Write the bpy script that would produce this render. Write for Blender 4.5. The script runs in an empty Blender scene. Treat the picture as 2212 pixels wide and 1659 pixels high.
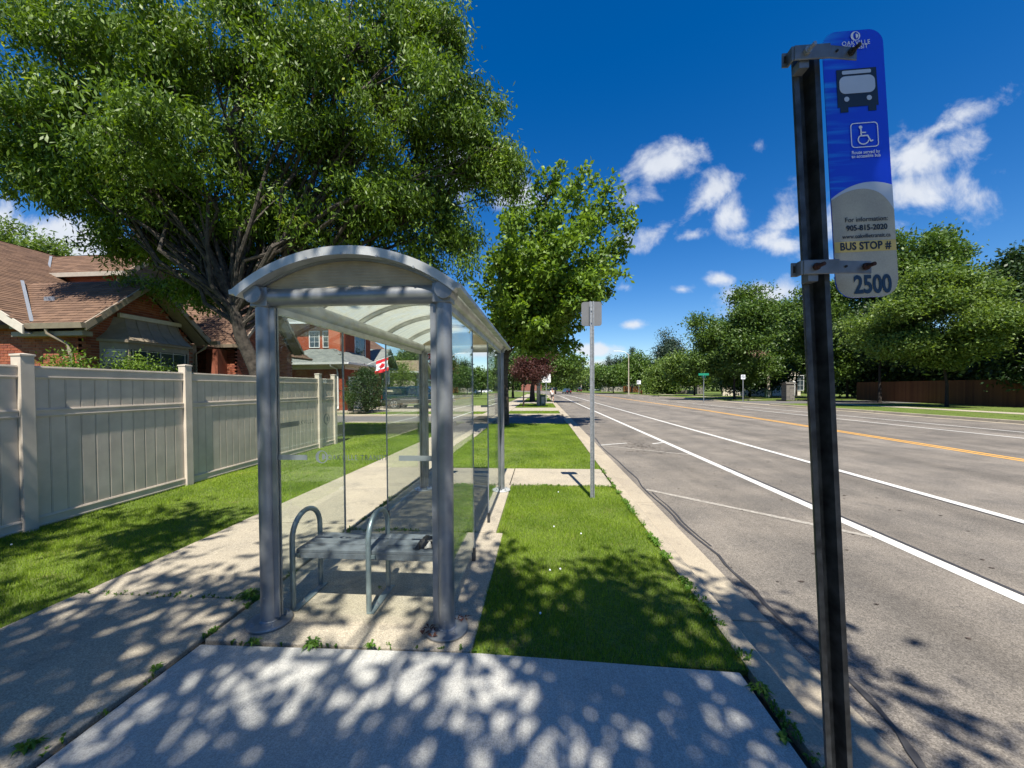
import bpy, bmesh, math, random
import numpy as np
from mathutils import Vector, Matrix
random.seed(7); RNG=np.random.default_rng(7)
sc=bpy.context.scene; COL=sc.collection
# ---------------------------------------------------------------- camera
F=831.; CX=1106.; H=1.65
PITCH=math.radians(-1.0); ROLL=math.radians(0.38); YAW=math.radians(4.4)
CYE=838+F*math.tan(math.radians(1.0))
_fw=np.array([-math.sin(YAW)*math.cos(PITCH),math.cos(YAW)*math.cos(PITCH),math.sin(PITCH)])
_rt=np.array([math.cos(YAW),math.sin(YAW),0.]); _up=np.cross(_rt,_fw)
RT=_rt*math.cos(ROLL)-_up*math.sin(ROLL); FW=_fw; UP=np.cross(RT,FW)
cd=bpy.data.cameras.new('camera'); cam=bpy.data.objects.new('camera',cd); COL.objects.link(cam); sc.camera=cam
cam.matrix_world=Matrix(((RT[0],UP[0],-FW[0],0),(RT[1],UP[1],-FW[1],0),(RT[2],UP[2],-FW[2],H),(0,0,0,1)))
cd.sensor_fit='HORIZONTAL'; cd.sensor_width=36; cd.lens=36*F/2212.; cd.clip_start=0.05; cd.clip_end=3000
cd.shift_y=(CYE-829.5)/2212.
sc.render.resolution_x=1024; sc.render.resolution_y=768
# ---------------------------------------------------------------- light
SUN=Vector((.085,-.577,1)).normalized()
sl=bpy.data.lights.new('sun','SUN'); sl.energy=4.7; sl.angle=math.radians(.53); sl.color=(1,.94,.84)
so=bpy.data.objects.new('sun',sl); COL.objects.link(so); so.rotation_euler=SUN.to_track_quat('Z','Y').to_euler()
sc.view_settings.view_transform='Standard'; sc.view_settings.look='None'; sc.view_settings.gamma=1
sc.view_settings.exposure=1.05; sc.view_settings.use_curve_mapping=False
W=bpy.data.worlds.new('World'); sc.world=W; W.use_nodes=True
def world():
    nt=W.node_tree; N=nt.nodes; L=nt.links; N.clear()
    out=N.new('ShaderNodeOutputWorld'); bg=N.new('ShaderNodeBackground'); L.new(bg.outputs[0],out.inputs[0])
    bg.inputs[1].default_value=.070
    sky=N.new('ShaderNodeTexSky'); sky.sky_type='NISHITA'; sky.sun_disc=False
    sky.sun_elevation=math.asin(SUN.z); sky.sun_rotation=math.atan2(SUN.x,SUN.y)
    sky.altitude=100; sky.air_density=1.0; sky.dust_density=.3; sky.ozone_density=3.0
    hs=N.new('ShaderNodeHueSaturation'); hs.inputs['Saturation'].default_value=1.43; hs.inputs['Hue'].default_value=.509; hs.inputs['Value'].default_value=1.0
    L.new(sky.outputs[0],hs.inputs['Color'])
    tc=N.new('ShaderNodeTexCoord'); sep=N.new('ShaderNodeSeparateXYZ'); L.new(tc.outputs['Generated'],sep.inputs[0])
    def m(op,a,b=None,clamp=False):
        n=N.new('ShaderNodeMath'); n.operation=op; n.use_clamp=clamp
        for i,x in enumerate((a,b)):
            if x is None: continue
            if isinstance(x,(int,float)): n.inputs[i].default_value=x
            else: L.new(x,n.inputs[i])
        return n.outputs[0]
    ys=m('MAXIMUM',sep.outputs[1],.05)
    px=m('DIVIDE',sep.outputs[0],ys); pz=m('DIVIDE',sep.outputs[2],ys)
    cb=N.new('ShaderNodeCombineXYZ'); L.new(px,cb.inputs[0]); L.new(pz,cb.inputs[1])
    def noise(vec,scale,detail,rough=.6,dist=.0):
        n=N.new('ShaderNodeTexNoise'); n.inputs['Scale'].default_value=scale; n.inputs['Detail'].default_value=detail
        n.inputs['Roughness'].default_value=rough; n.inputs['Distortion'].default_value=dist; L.new(vec,n.inputs['Vector']); return n.outputs[0]
    nz=noise(cb.outputs[0],8,9,.6,.3)
    # separate fair-weather clouds: centre (x/y, z/y), half sizes, tilt, density
    blobs=[]
    for (u,v,ru,rv,a,s) in [(1425,360,75,45,-25,1),(1400,425,60,45,-10,.75),(1425,495,75,28,-30,.8),(1525,425,62,35,-30,.95),(1588,462,40,45,-10,.9),
        (1500,507,38,15,-5,.8),(1630,520,75,25,10,.7),(1700,480,55,30,-20,.75),(1690,530,50,18,0,.7),(1562,603,34,14,0,.75),(1474,626,28,12,5,.8),
        (1650,645,80,38,-8,1.15),(1366,702,32,12,0,1.1),(1990,345,95,34,-18,1.0),(2030,275,85,22,-25,.75),(1975,420,85,42,0,1.05),(1780,480,60,80,0,.8),
        (1640,315,24,14,10,.5),(1350,620,20,10,0,.4),(1292,755,80,17,0,1.15),(1280,785,90,10,0,.9),(1010,360,100,70,20,1.2),(1120,420,60,50,10,.9),
        (90,520,170,45,12,1.3),(235,525,75,35,20,1.1),(1045,760,90,14,0,1.0),(410,610,60,30,0,1),(820,650,70,40,0,.9)]:
        r=FW+RT*(u-CX)/F-UP*(v-CYE)/F
        k=1/F/math.cos(math.atan(abs(u-CX)/F))
        blobs.append((r[0]/r[1],r[2]/r[1],ru*k*.93,rv*k*.95,-math.radians(a),s))
    acc=None
    for (bx,bz,rx,rz,a,s) in blobs:
        mp=N.new('ShaderNodeMapping'); mp.vector_type='TEXTURE'
        mp.inputs['Location'].default_value=(bx,bz,0); mp.inputs['Rotation'].default_value=(0,0,a); mp.inputs['Scale'].default_value=(rx,rz,1)
        L.new(cb.outputs[0],mp.inputs['Vector'])
        ln=N.new('ShaderNodeVectorMath'); ln.operation='LENGTH'; L.new(mp.outputs[0],ln.inputs[0])
        t=m('MULTIPLY',m('SUBTRACT',1.30,ln.outputs['Value']),s*.62)
        acc=t if acc is None else m('MAXIMUM',acc,t)
    fr=m('ADD',acc,m('MULTIPLY',m('SUBTRACT',nz,.5),2.3))
    front=m('MULTIPLY',fr,m('GREATER_THAN',sep.outputs[1],.06))
    # same kind of scattered clouds over the rest of the sky
    zz=m('ADD',m('MAXIMUM',sep.outputs[2],0),.18)
    cb2=N.new('ShaderNodeCombineXYZ'); L.new(m('DIVIDE',sep.outputs[0],zz),cb2.inputs[0]); L.new(m('DIVIDE',sep.outputs[1],zz),cb2.inputs[1])
    n2=noise(cb2.outputs[0],1.6,8,.6)
    back=m('MULTIPLY',m('MULTIPLY',m('SUBTRACT',n2,.60),5.),m('LESS_THAN',sep.outputs[1],.06))
    mk=m('MAXIMUM',front,back)
    mr=N.new('ShaderNodeMapRange'); mr.interpolation_type='SMOOTHSTEP'; mr.inputs[1].default_value=.08; mr.inputs[2].default_value=.78; L.new(mk,mr.inputs[0])
    fac=m('MULTIPLY',mr.outputs[0],.93)
    up=m('GREATER_THAN',sep.outputs[2],0.0); fac=m('MULTIPLY',fac,up)
    # cloud body a little greyer where thick
    sh=N.new('ShaderNodeMixRGB'); sh.inputs[1].default_value=(6.6,6.8,7.1,1); sh.inputs[2].default_value=(4.4,4.8,5.5,1)
    L.new(m('MULTIPLY',noise(cb.outputs[0],11,5),.9,True),sh.inputs[0])
    mx=N.new('ShaderNodeMixRGB'); L.new(fac,mx.inputs[0]); L.new(hs.outputs[0],mx.inputs[1]); L.new(sh.outputs[0],mx.inputs[2])
    L.new(mx.outputs[0],bg.inputs[0])
world()
# ---------------------------------------------------------------- helpers
def at(u,v,Y=None,X=None,Z=None):
    """world point seen in a given direction, at a known Y, X or Z"""
    r=FW+RT*(u-CX)/F-UP*(v-CYE)/F
    t=Y/r[1] if Y is not None else X/r[0] if X is not None else (Z-H)/r[2]
    return Vector((r[0]*t,r[1]*t,H+r[2]*t))
def tag(o,label=None,cat=None,group=None,kind=None):
    if label: o['label']=label
    if cat: o['category']=cat
    if group: o['group']=group
    if kind: o['kind']=kind
    return o
def thing(name,label,cat,loc=(0,0,0),rz=0,group=None):
    o=bpy.data.objects.new(name,None); o.empty_display_size=.2; COL.objects.link(o); o.location=loc; o.rotation_euler=(0,0,rz)
    return tag(o,label,cat,group)
def link(name,me,parent=None,loc=None,rot=None):
    o=bpy.data.objects.new(name,me); COL.objects.link(o)
    if parent: o.parent=parent
    if loc is not None: o.location=loc
    if rot is not None: o.rotation_euler=rot
    return o
def copy_tree(o,parent=None):
    c=o.copy(); COL.objects.link(c); c.parent=parent
    for ch in list(o.children): copy_tree(ch,c)
    return c
class MB:
    def __init__(s): s.v=[]; s.f=[]
    def add(s,vs,fs):
        n=len(s.v); s.v+= [tuple(v) for v in vs]; s.f+=[tuple(i+n for i in f) for f in fs]; return s
    def box(s,x0,x1,y0,y1,z0,z1):
        return s.add([(x0,y0,z0),(x1,y0,z0),(x1,y1,z0),(x0,y1,z0),(x0,y0,z1),(x1,y0,z1),(x1,y1,z1),(x0,y1,z1)],
         [(0,3,2,1),(4,5,6,7),(0,1,5,4),(1,2,6,5),(2,3,7,6),(3,0,4,7)])
    def obox(s,o,a,b,c):
        """box from corner o along vectors a,b,c"""
        o,a,b,c=map(Vector,(o,a,b,c))
        fs=[(0,3,2,1),(4,5,6,7),(0,1,5,4),(1,2,6,5),(2,3,7,6),(3,0,4,7)]
        if a.cross(b).dot(c)<0: fs=[f[::-1] for f in fs]
        return s.add([o,o+a,o+a+b,o+b,o+c,o+a+c,o+a+b+c,o+b+c],fs)
    def beam(s,p,q,w,h,up=(0,0,1)):
        p,q=Vector(p),Vector(q); d=(q-p).normalized(); up=Vector(up)
        if abs(d.dot(up))>.99: up=Vector((0,1,0))
        x=d.cross(up).normalized(); z=x.cross(d)
        return s.obox(p-x*w/2-z*h/2,x*w,z*h,q-p)
    def tube(s,pts,r,n=10,cap=True):
        pts=[Vector(p) for p in pts]; rs=r if isinstance(r,(list,tuple)) else [r]*len(pts)
        rings=[]; prev=None
        for i,p in enumerate(pts):
            d=(pts[min(i+1,len(pts)-1)]-pts[max(i-1,0)]).normalized()
            if prev is None:
                a=Vector((0,0,1)) if abs(d.z)<.9 else Vector((1,0,0)); x=d.cross(a).normalized()
            else: x=(prev-d*prev.dot(d)).normalized()
            prev=x; y=d.cross(x)
            rings.append([p+(x*math.cos(t)+y*math.sin(t))*rs[i] for t in [2*math.pi*k/n for k in range(n)]])
        vs=[v for r_ in rings for v in r_]; fs=[]
        for i in range(len(pts)-1):
            for k in range(n): fs.append((i*n+k,i*n+(k+1)%n,(i+1)*n+(k+1)%n,(i+1)*n+k))
        if cap: fs+= [tuple(range(n))[::-1],tuple((len(pts)-1)*n+k for k in range(n))]
        return s.add(vs,fs)
    def prism(s,poly,off):
        """extrude a planar polygon (3d points) by vector off"""
        poly=[Vector(p) for p in poly]; off=Vector(off); n=len(poly)
        nr=Vector((0,0,0))
        for i in range(n): nr+=poly[i].cross(poly[(i+1)%n])
        fs=[tuple(range(n)),tuple(range(n,2*n))[::-1]]+[(i,n+i,n+(i+1)%n,(i+1)%n) for i in range(n)]
        if nr.dot(off)>0: fs=[f[::-1] for f in fs]
        return s.add(poly+[p+off for p in poly],fs)
    def poly(s,pts): return s.add(pts,[tuple(range(len(pts)))])
    def lathe(s,prof,c=(0,0,0),n=20):
        c=Vector(c); vs=[];fs=[]
        for r,z in prof: vs+=[c+Vector((r*math.cos(2*math.pi*k/n),r*math.sin(2*math.pi*k/n),z)) for k in range(n)]
        for i in range(len(prof)-1):
            for k in range(n): fs.append((i*n+k,i*n+(k+1)%n,(i+1)*n+(k+1)%n,(i+1)*n+k))
        fs+=[tuple(range(n))[::-1],tuple((len(prof)-1)*n+k for k in range(n))]
        return s.add(vs,fs)
    def mesh(s,name,mat=None,smooth=False):
        me=bpy.data.meshes.new(name); me.from_pydata(s.v,[],s.f)
        if mat: me.materials.append(mat)
        if smooth:
            me.polygons.foreach_set('use_smooth',[True]*len(me.polygons))
            try: me.set_sharp_from_angle(angle=math.radians(38))
            except Exception: pass
        me.update(); return me
    def out(s,name,mat,parent=None,smooth=False,bevel=0):
        o=link(name,s.mesh(name,mat,smooth),parent)
        if bevel:
            b=o.modifiers.new('b','BEVEL'); b.width=bevel; b.segments=2; b.limit_method='ANGLE'; b.angle_limit=math.radians(40)
        return o
def npmesh(name,verts,quads,mat):
    me=bpy.data.meshes.new(name); nv=len(verts); nf=len(quads); k=quads.shape[1]
    me.vertices.add(nv); me.vertices.foreach_set('co',verts.astype(np.float32).ravel())
    me.loops.add(nf*k); me.loops.foreach_set('vertex_index',quads.astype(np.int32).ravel())
    me.polygons.add(nf); me.polygons.foreach_set('loop_start',np.arange(0,nf*k,k,dtype=np.int32))
    me.update(calc_edges=True); me.materials.append(mat); return me
# ---------------------------------------------------------------- materials
def nodes(name):
    m=bpy.data.materials.new(name); m.use_nodes=True; nt=m.node_tree
    return m,nt,nt.nodes,nt.links,nt.nodes['Principled BSDF']
def setspec(p,v):
    for k in ('Specular IOR Level','Specular'):
        if k in p.inputs: p.inputs[k].default_value=v; return
def mat(name,c,rough=.6,metal=0,vary=.12,scale=8,bump=0,bscale=60,c2=None,spec=.4,fine=0,fscale=300,coat=0):
    m,nt,N,L,p=nodes(name)
    tc=N.new('ShaderNodeTexCoord')
    nz=N.new('ShaderNodeTexNoise'); nz.inputs['Scale'].default_value=scale; nz.inputs['Detail'].default_value=6; L.new(tc.outputs['Object'],nz.inputs['Vector'])
    if c2 is None: c2=tuple(x*(1-vary*1.6) for x in c); c=tuple(min(1,x*(1+vary)) for x in c)
    r=N.new('ShaderNodeValToRGB'); r.color_ramp.elements[0].position=.32; r.color_ramp.elements[1].position=.68
    r.color_ramp.elements[0].color=(*c2,1); r.color_ramp.elements[1].color=(*c,1); L.new(nz.outputs[0],r.inputs[0])
    col=r.outputs[0]
    if fine:
        f=N.new('ShaderNodeTexNoise'); f.inputs['Scale'].default_value=fscale; f.inputs['Detail'].default_value=3; L.new(tc.outputs['Object'],f.inputs['Vector'])
        mr=N.new('ShaderNodeMapRange'); mr.inputs[1].default_value=.3; mr.inputs[2].default_value=.7; mr.inputs[3].default_value=1-fine; mr.inputs[4].default_value=1+fine
        L.new(f.outputs[0],mr.inputs[0])
        mx=N.new('ShaderNodeVectorMath'); mx.operation='SCALE'; L.new(col,mx.inputs[0]); L.new(mr.outputs[0],mx.inputs['Scale']); col=mx.outputs[0]
    L.new(col,p.inputs['Base Color']); p.inputs['Roughness'].default_value=rough; p.inputs['Metallic'].default_value=metal; setspec(p,spec)
    if coat and 'Coat Weight' in p.inputs: p.inputs['Coat Weight'].default_value=coat; p.inputs['Coat Roughness'].default_value=.05
    if bump:
        b=N.new('ShaderNodeBump'); b.inputs['Strength'].default_value=bump; b.inputs['Distance'].default_value=.01
        nb=N.new('ShaderNodeTexNoise'); nb.inputs['Scale'].default_value=bscale; nb.inputs['Detail'].default_value=5; L.new(tc.outputs['Object'],nb.inputs['Vector'])
        L.new(nb.outputs[0],b.inputs['Height']); L.new(b.outputs[0],p.inputs['Normal'])
    return m
def ground_mat(name,c,c2,c3,agg=.35,aggscale=160,spots=True,bump=.3,rough=.9,brush=None,lanes=False):
    """mineral surface: broad tone drift, stains, aggregate grains"""
    m,nt,N,L,p=nodes(name); tc=N.new('ShaderNodeTexCoord')
    def nz(s,d=5,vec=None,r=.6):
        n=N.new('ShaderNodeTexNoise'); n.inputs['Scale'].default_value=s; n.inputs['Detail'].default_value=d; n.inputs['Roughness'].default_value=r
        L.new(vec or tc.outputs['Object'],n.inputs['Vector']); return n.outputs[0]
    def ramp(f,a,b,c0,c1):
        r=N.new('ShaderNodeValToRGB'); r.color_ramp.elements[0].position=a; r.color_ramp.elements[1].position=b
        r.color_ramp.elements[0].color=(*c0,1); r.color_ramp.elements[1].color=(*c1,1); L.new(f,r.inputs[0]); return r.outputs[0]
    base=ramp(nz(.9,6),.35,.65,c2,c)
    st=ramp(nz(2.7,7,r=.7),.55,.75,(0,0,0),(1,1,1))
    mx=N.new('ShaderNodeMixRGB'); L.new(st,mx.inputs[0]); L.new(base,mx.inputs[1]); mx.inputs[2].default_value=(*c3,1)
    v=N.new('ShaderNodeTexVoronoi'); v.inputs['Scale'].default_value=aggscale; L.new(tc.outputs['Object'],v.inputs['Vector'])
    sp=N.new('ShaderNodeSeparateColor'); L.new(v.outputs['Color'],sp.inputs[0])
    mr=N.new('ShaderNodeMapRange'); mr.inputs[3].default_value=1-agg; mr.inputs[4].default_value=1+agg; L.new(sp.outputs[0],mr.inputs[0])
    n3=nz(aggscale*.35,4); mr2=N.new('ShaderNodeMapRange'); mr2.inputs[1].default_value=.3; mr2.inputs[2].default_value=.7; mr2.inputs[3].default_value=1-agg*.5; mr2.inputs[4].default_value=1+agg*.5; L.new(n3,mr2.inputs[0])
    mm=N.new('ShaderNodeMath'); mm.operation='MULTIPLY'; L.new(mr.outputs[0],mm.inputs[0]); L.new(mr2.outputs[0],mm.inputs[1])
    val=mm.outputs[0]
    if lanes:   # long wheel-path streaks and scattered oil darkening
        mp=N.new('ShaderNodeMapping'); mp.inputs['Scale'].default_value=(.75,.035,1); L.new(tc.outputs['Object'],mp.inputs['Vector'])
        a=nz(1,4,mp.outputs[0]); r5=N.new('ShaderNodeMapRange'); r5.inputs[1].default_value=.35; r5.inputs[2].default_value=.65; r5.inputs[3].default_value=.74; r5.inputs[4].default_value=1.14; L.new(a,r5.inputs[0])
        b5=nz(.45,6,None,.7); r6=N.new('ShaderNodeMapRange'); r6.inputs[1].default_value=.35; r6.inputs[2].default_value=.65; r6.inputs[3].default_value=.86; r6.inputs[4].default_value=1.08; L.new(b5,r6.inputs[0])
        for o_ in (r5,r6):
            m5=N.new('ShaderNodeMath'); m5.operation='MULTIPLY'; L.new(val,m5.inputs[0]); L.new(o_.outputs[0],m5.inputs[1]); val=m5.outputs[0]
    if brush:
        mp=N.new('ShaderNodeMapping'); mp.inputs['Scale'].default_value=brush; L.new(tc.outputs['Object'],mp.inputs['Vector'])
        nb=nz(1,4,mp.outputs[0]); mr3=N.new('ShaderNodeMapRange'); mr3.inputs[1].default_value=.3; mr3.inputs[2].default_value=.7; mr3.inputs[3].default_value=.9; mr3.inputs[4].default_value=1.09; L.new(nb,mr3.inputs[0])
        m4=N.new('ShaderNodeMath'); m4.operation='MULTIPLY'; L.new(val,m4.inputs[0]); L.new(mr3.outputs[0],m4.inputs[1]); val=m4.outputs[0]
    s=N.new('ShaderNodeVectorMath'); s.operation='SCALE'; L.new(mx.outputs[0],s.inputs[0]); L.new(val,s.inputs['Scale'])
    L.new(s.outputs[0],p.inputs['Base Color']); p.inputs['Roughness'].default_value=rough; setspec(p,.25)
    b=N.new('ShaderNodeBump'); b.inputs['Strength'].default_value=bump; b.inputs['Distance'].default_value=.006; L.new(val,b.inputs['Height']); L.new(b.outputs[0],p.inputs['Normal'])
    return m
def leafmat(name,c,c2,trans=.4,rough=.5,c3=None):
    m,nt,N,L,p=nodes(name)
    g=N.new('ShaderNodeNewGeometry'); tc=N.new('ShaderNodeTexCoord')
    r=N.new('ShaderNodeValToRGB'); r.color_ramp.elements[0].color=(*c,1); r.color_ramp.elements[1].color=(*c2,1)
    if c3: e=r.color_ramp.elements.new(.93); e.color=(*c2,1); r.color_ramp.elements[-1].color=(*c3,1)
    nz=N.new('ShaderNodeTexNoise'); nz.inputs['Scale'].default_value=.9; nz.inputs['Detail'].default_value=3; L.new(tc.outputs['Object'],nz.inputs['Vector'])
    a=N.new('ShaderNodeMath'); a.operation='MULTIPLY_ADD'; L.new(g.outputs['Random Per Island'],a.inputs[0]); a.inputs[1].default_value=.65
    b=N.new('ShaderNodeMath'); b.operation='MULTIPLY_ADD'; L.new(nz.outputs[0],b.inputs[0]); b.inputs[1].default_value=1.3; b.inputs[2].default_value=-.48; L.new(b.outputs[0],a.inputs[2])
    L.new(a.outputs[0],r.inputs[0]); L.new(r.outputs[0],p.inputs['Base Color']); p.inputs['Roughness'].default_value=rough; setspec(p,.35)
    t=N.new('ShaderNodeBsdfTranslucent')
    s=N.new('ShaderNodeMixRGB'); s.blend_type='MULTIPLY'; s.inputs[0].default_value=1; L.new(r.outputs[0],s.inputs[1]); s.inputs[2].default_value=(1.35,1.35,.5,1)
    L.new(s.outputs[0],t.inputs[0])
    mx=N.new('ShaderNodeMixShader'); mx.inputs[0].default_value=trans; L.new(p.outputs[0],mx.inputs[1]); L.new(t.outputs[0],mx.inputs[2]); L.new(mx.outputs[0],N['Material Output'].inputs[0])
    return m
def glassmat(name,tint,refl=.06,dirt=.04,gr=.0):
    m,nt,N,L,p=nodes(name); out=N['Material Output']; N.remove(p)
    t=N.new('ShaderNodeBsdfTransparent'); t.inputs[0].default_value=(*tint,1)
    g=N.new('ShaderNodeBsdfGlossy'); g.inputs['Roughness'].default_value=gr; g.inputs[0].default_value=(.95,1,.97,1)
    fr=N.new('ShaderNodeLayerWeight'); fr.inputs['Blend'].default_value=.5
    pw=N.new('ShaderNodeMath'); pw.operation='POWER'; L.new(fr.outputs['Facing'],pw.inputs[0]); pw.inputs[1].default_value=4.2
    ad=N.new('ShaderNodeMath'); ad.operation='MULTIPLY_ADD'; ad.inputs[1].default_value=.92; ad.inputs[2].default_value=refl; ad.use_clamp=True; L.new(pw.outputs[0],ad.inputs[0])
    mx=N.new('ShaderNodeMixShader'); L.new(ad.outputs[0],mx.inputs[0]); L.new(t.outputs[0],mx.inputs[1]); L.new(g.outputs[0],mx.inputs[2])
    d=N.new('ShaderNodeBsdfDiffuse'); d.inputs[0].default_value=(.5,.5,.45,1)
    tc=N.new('ShaderNodeTexCoord'); nz=N.new('ShaderNodeTexNoise'); nz.inputs['Scale'].default_value=3; nz.inputs['Detail'].default_value=7; L.new(tc.outputs['Object'],nz.inputs['Vector'])
    mm=N.new('ShaderNodeMath'); mm.operation='MULTIPLY'; mm.inputs[1].default_value=dirt*2; L.new(nz.outputs[0],mm.inputs[0])
    m2=N.new('ShaderNodeMixShader'); L.new(mm.outputs[0],m2.inputs[0]); L.new(mx.outputs[0],m2.inputs[1]); L.new(d.outputs[0],m2.inputs[2])
    L.new(m2.outputs[0],out.inputs[0]); return m
def polymat(name,c,op=.4):
    m,nt,N,L,p=nodes(name)
    t=N.new('ShaderNodeBsdfTransparent'); t.inputs[0].default_value=(.86,.88,.82,1)
    tr=N.new('ShaderNodeBsdfTranslucent'); tr.inputs[0].default_value=(*c,1)
    p.inputs['Base Color'].default_value=(*c,1); p.inputs['Roughness'].default_value=.35
    tc=N.new('ShaderNodeTexCoord'); mp=N.new('ShaderNodeMapping'); mp.inputs['Scale'].default_value=(3,14,3); L.new(tc.outputs['Object'],mp.inputs[0])
    nz=N.new('ShaderNodeTexNoise'); nz.inputs['Scale'].default_value=1.2; nz.inputs['Detail'].default_value=7; L.new(mp.outputs[0],nz.inputs['Vector'])
    mr=N.new('ShaderNodeMapRange'); mr.inputs[1].default_value=.3; mr.inputs[2].default_value=.7; mr.inputs[3].default_value=op-.18; mr.inputs[4].default_value=op+.18; L.new(nz.outputs[0],mr.inputs[0])
    a=N.new('ShaderNodeMixShader'); a.inputs[0].default_value=.7; L.new(p.outputs[0],a.inputs[1]); L.new(tr.outputs[0],a.inputs[2])
    b=N.new('ShaderNodeMixShader'); L.new(mr.outputs[0],b.inputs[0]); L.new(t.outputs[0],b.inputs[1]); L.new(a.outputs[0],b.inputs[2])
    L.new(b.outputs[0],N['Material Output'].inputs[0]); return m
def randmat(name,cols,rough=.85,bump=.3,bscale=80,noise=.15):
    """each separate piece takes its own tone"""
    m,nt,N,L,p=nodes(name); g=N.new('ShaderNodeNewGeometry'); oi=N.new('ShaderNodeObjectInfo'); tc=N.new('ShaderNodeTexCoord')
    a=N.new('ShaderNodeMath'); a.operation='ADD'; L.new(g.outputs['Random Per Island'],a.inputs[0]); L.new(oi.outputs['Random'],a.inputs[1])
    fr=N.new('ShaderNodeMath'); fr.operation='FRACT'; L.new(a.outputs[0],fr.inputs[0])
    r=N.new('ShaderNodeValToRGB'); r.color_ramp.elements[0].color=(*cols[0],1); r.color_ramp.elements[1].color=(*cols[-1],1)
    for i,c in enumerate(cols[1:-1]): e=r.color_ramp.elements.new((i+1)/(len(cols)-1)); e.color=(*c,1)
    L.new(fr.outputs[0],r.inputs[0])
    nz=N.new('ShaderNodeTexNoise'); nz.inputs['Scale'].default_value=bscale; nz.inputs['Detail'].default_value=4; L.new(tc.outputs['Object'],nz.inputs['Vector'])
    mr=N.new('ShaderNodeMapRange'); mr.inputs[1].default_value=.3; mr.inputs[2].default_value=.7; mr.inputs[3].default_value=1-noise; mr.inputs[4].default_value=1+noise; L.new(nz.outputs[0],mr.inputs[0])
    s=N.new('ShaderNodeVectorMath'); s.operation='SCALE'; L.new(r.outputs[0],s.inputs[0]); L.new(mr.outputs[0],s.inputs['Scale']); L.new(s.outputs[0],p.inputs['Base Color'])
    p.inputs['Roughness'].default_value=rough; setspec(p,.2)
    b=N.new('ShaderNodeBump'); b.inputs['Strength'].default_value=bump; b.inputs['Distance'].default_value=.005; L.new(nz.outputs[0],b.inputs['Height']); L.new(b.outputs[0],p.inputs['Normal'])
    return m
M={}
M['asphalt']=ground_mat('asphalt',(.190,.168,.140),(.140,.127,.110),(.118,.108,.096),.40,165,bump=.45,lanes=True)
M['asphalt_dark']=ground_mat('asphalt_dark',(.13,.125,.12),(.11,.105,.10),(.09,.09,.088),.3,150)
M['concrete_old']=ground_mat('concrete_old',(.37,.325,.245),(.29,.26,.205),(.20,.18,.145),.30,200,bump=.45)
M['concrete_new']=ground_mat('concrete_new',(.39,.385,.355),(.33,.33,.305),(.27,.27,.25),.2,220,bump=.25,brush=(130,2.5,1))
M['kerb']=ground_mat('kerb_concrete',(.37,.32,.235),(.29,.25,.19),(.19,.165,.13),.2,200,bump=.3)
M['soil']=ground_mat('lawn_soil',(.11,.15,.028),(.075,.11,.02),(.15,.14,.05),.35,120,bump=.4)
M['earth']=mat('joint_earth',(.03,.026,.018),.95)
M['tar']=mat('crack_tar',(.045,.043,.042),.55,vary=.2)
M['paint_white']=mat('road_paint_white',(.56,.55,.51),.6,vary=.1,scale=9,fine=.22,fscale=120)
M['paint_worn']=mat('road_paint_worn',(.36,.335,.29),.8,scale=22,c2=(.20,.18,.15),fine=.2,fscale=90)
M['paint_yellow']=mat('road_paint_yellow',(.70,.36,.055),.6,vary=.1,scale=10)
M['alum']=mat('anodised_aluminium',(.27,.285,.295),.36,.45,vary=.16,scale=5,bump=.05,bscale=200)
M['alum_light']=mat('weathered_aluminium',(.50,.51,.49),.42,.35,vary=.15,scale=6)
M['galv']=mat('galvanised_steel',(.33,.35,.37),.48,.6,vary=.14,scale=30,bump=.1)
M['galv_dark']=mat('weathered_steel_post',(.062,.068,.074),.5,.6,vary=.35,scale=25,bump=.12)
M['bench']=mat('bench_steel',(.23,.29,.30),.38,.5,vary=.15,scale=9)
M['slat']=mat('bench_slat_grey',(.12,.14,.155),.5,vary=.2,scale=16)
M['black']=mat('black_plastic',(.012,.012,.014),.34,vary=.2)
M['darkrubber']=mat('rubber',(.015,.015,.015),.8)
M['rust']=mat('rusty_bolt',(.06,.025,.018),.75,.3,c2=(.02,.012,.012))
M['vinyl']=mat('cream_vinyl',(.55,.485,.40),.45,vary=.08,scale=4,spec=.4)
M['glass']=glassmat('shelter_glass',(.985,.995,.988),.016,.004)
M['glass_side']=glassmat('shelter_side_glass',(.955,.98,.962),.03,.008)
M['poly']=polymat('roof_polycarbonate',(.60,.61,.53),.62)
M['infill']=mat('ribbed_infill',(.40,.34,.235),.55,vary=.15,scale=5)
M['etch']=mat('frosted_band',(.17,.20,.195),.6,vary=.05)
M['letter']=mat('transit_lettering',(.14,.17,.165),.6,vary=.05)
M['winglass']=mat('window_glass',(.035,.05,.06),.05,.0,spec=.9,vary=.3,scale=1.5)
M['white']=mat('white_trim',(.72,.73,.72),.5,vary=.05)
M['signback']=mat('sign_back_aluminium',(.17,.175,.18),.5,.4,vary=.06,scale=4)
M['bracket']=mat('bracket_steel',(.17,.18,.19),.5,.6,vary=.2,scale=20,bump=.1)
M['taupe']=mat('taupe_trim',(.27,.225,.165),.5,vary=.08)
M['cream']=mat('cream_fascia',(.55,.50,.42),.5,vary=.06)
M['mortar']=mat('mortar',(.30,.24,.19),.95,vary=.1)
M['brick']=randmat('brick_red',[(.26,.075,.04),(.33,.11,.06),(.20,.06,.04),(.36,.14,.08)])
M['brick_orange']=randmat('brick_orange',[(.30,.06,.028),(.36,.085,.038),(.25,.05,.028)])
M['mortar_red']=mat('mortar_red',(.24,.10,.07),.95)
M['stone']=randmat('ledge_stone',[(.22,.17,.12),(.30,.25,.19),(.16,.13,.10),(.26,.19,.15)])
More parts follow.
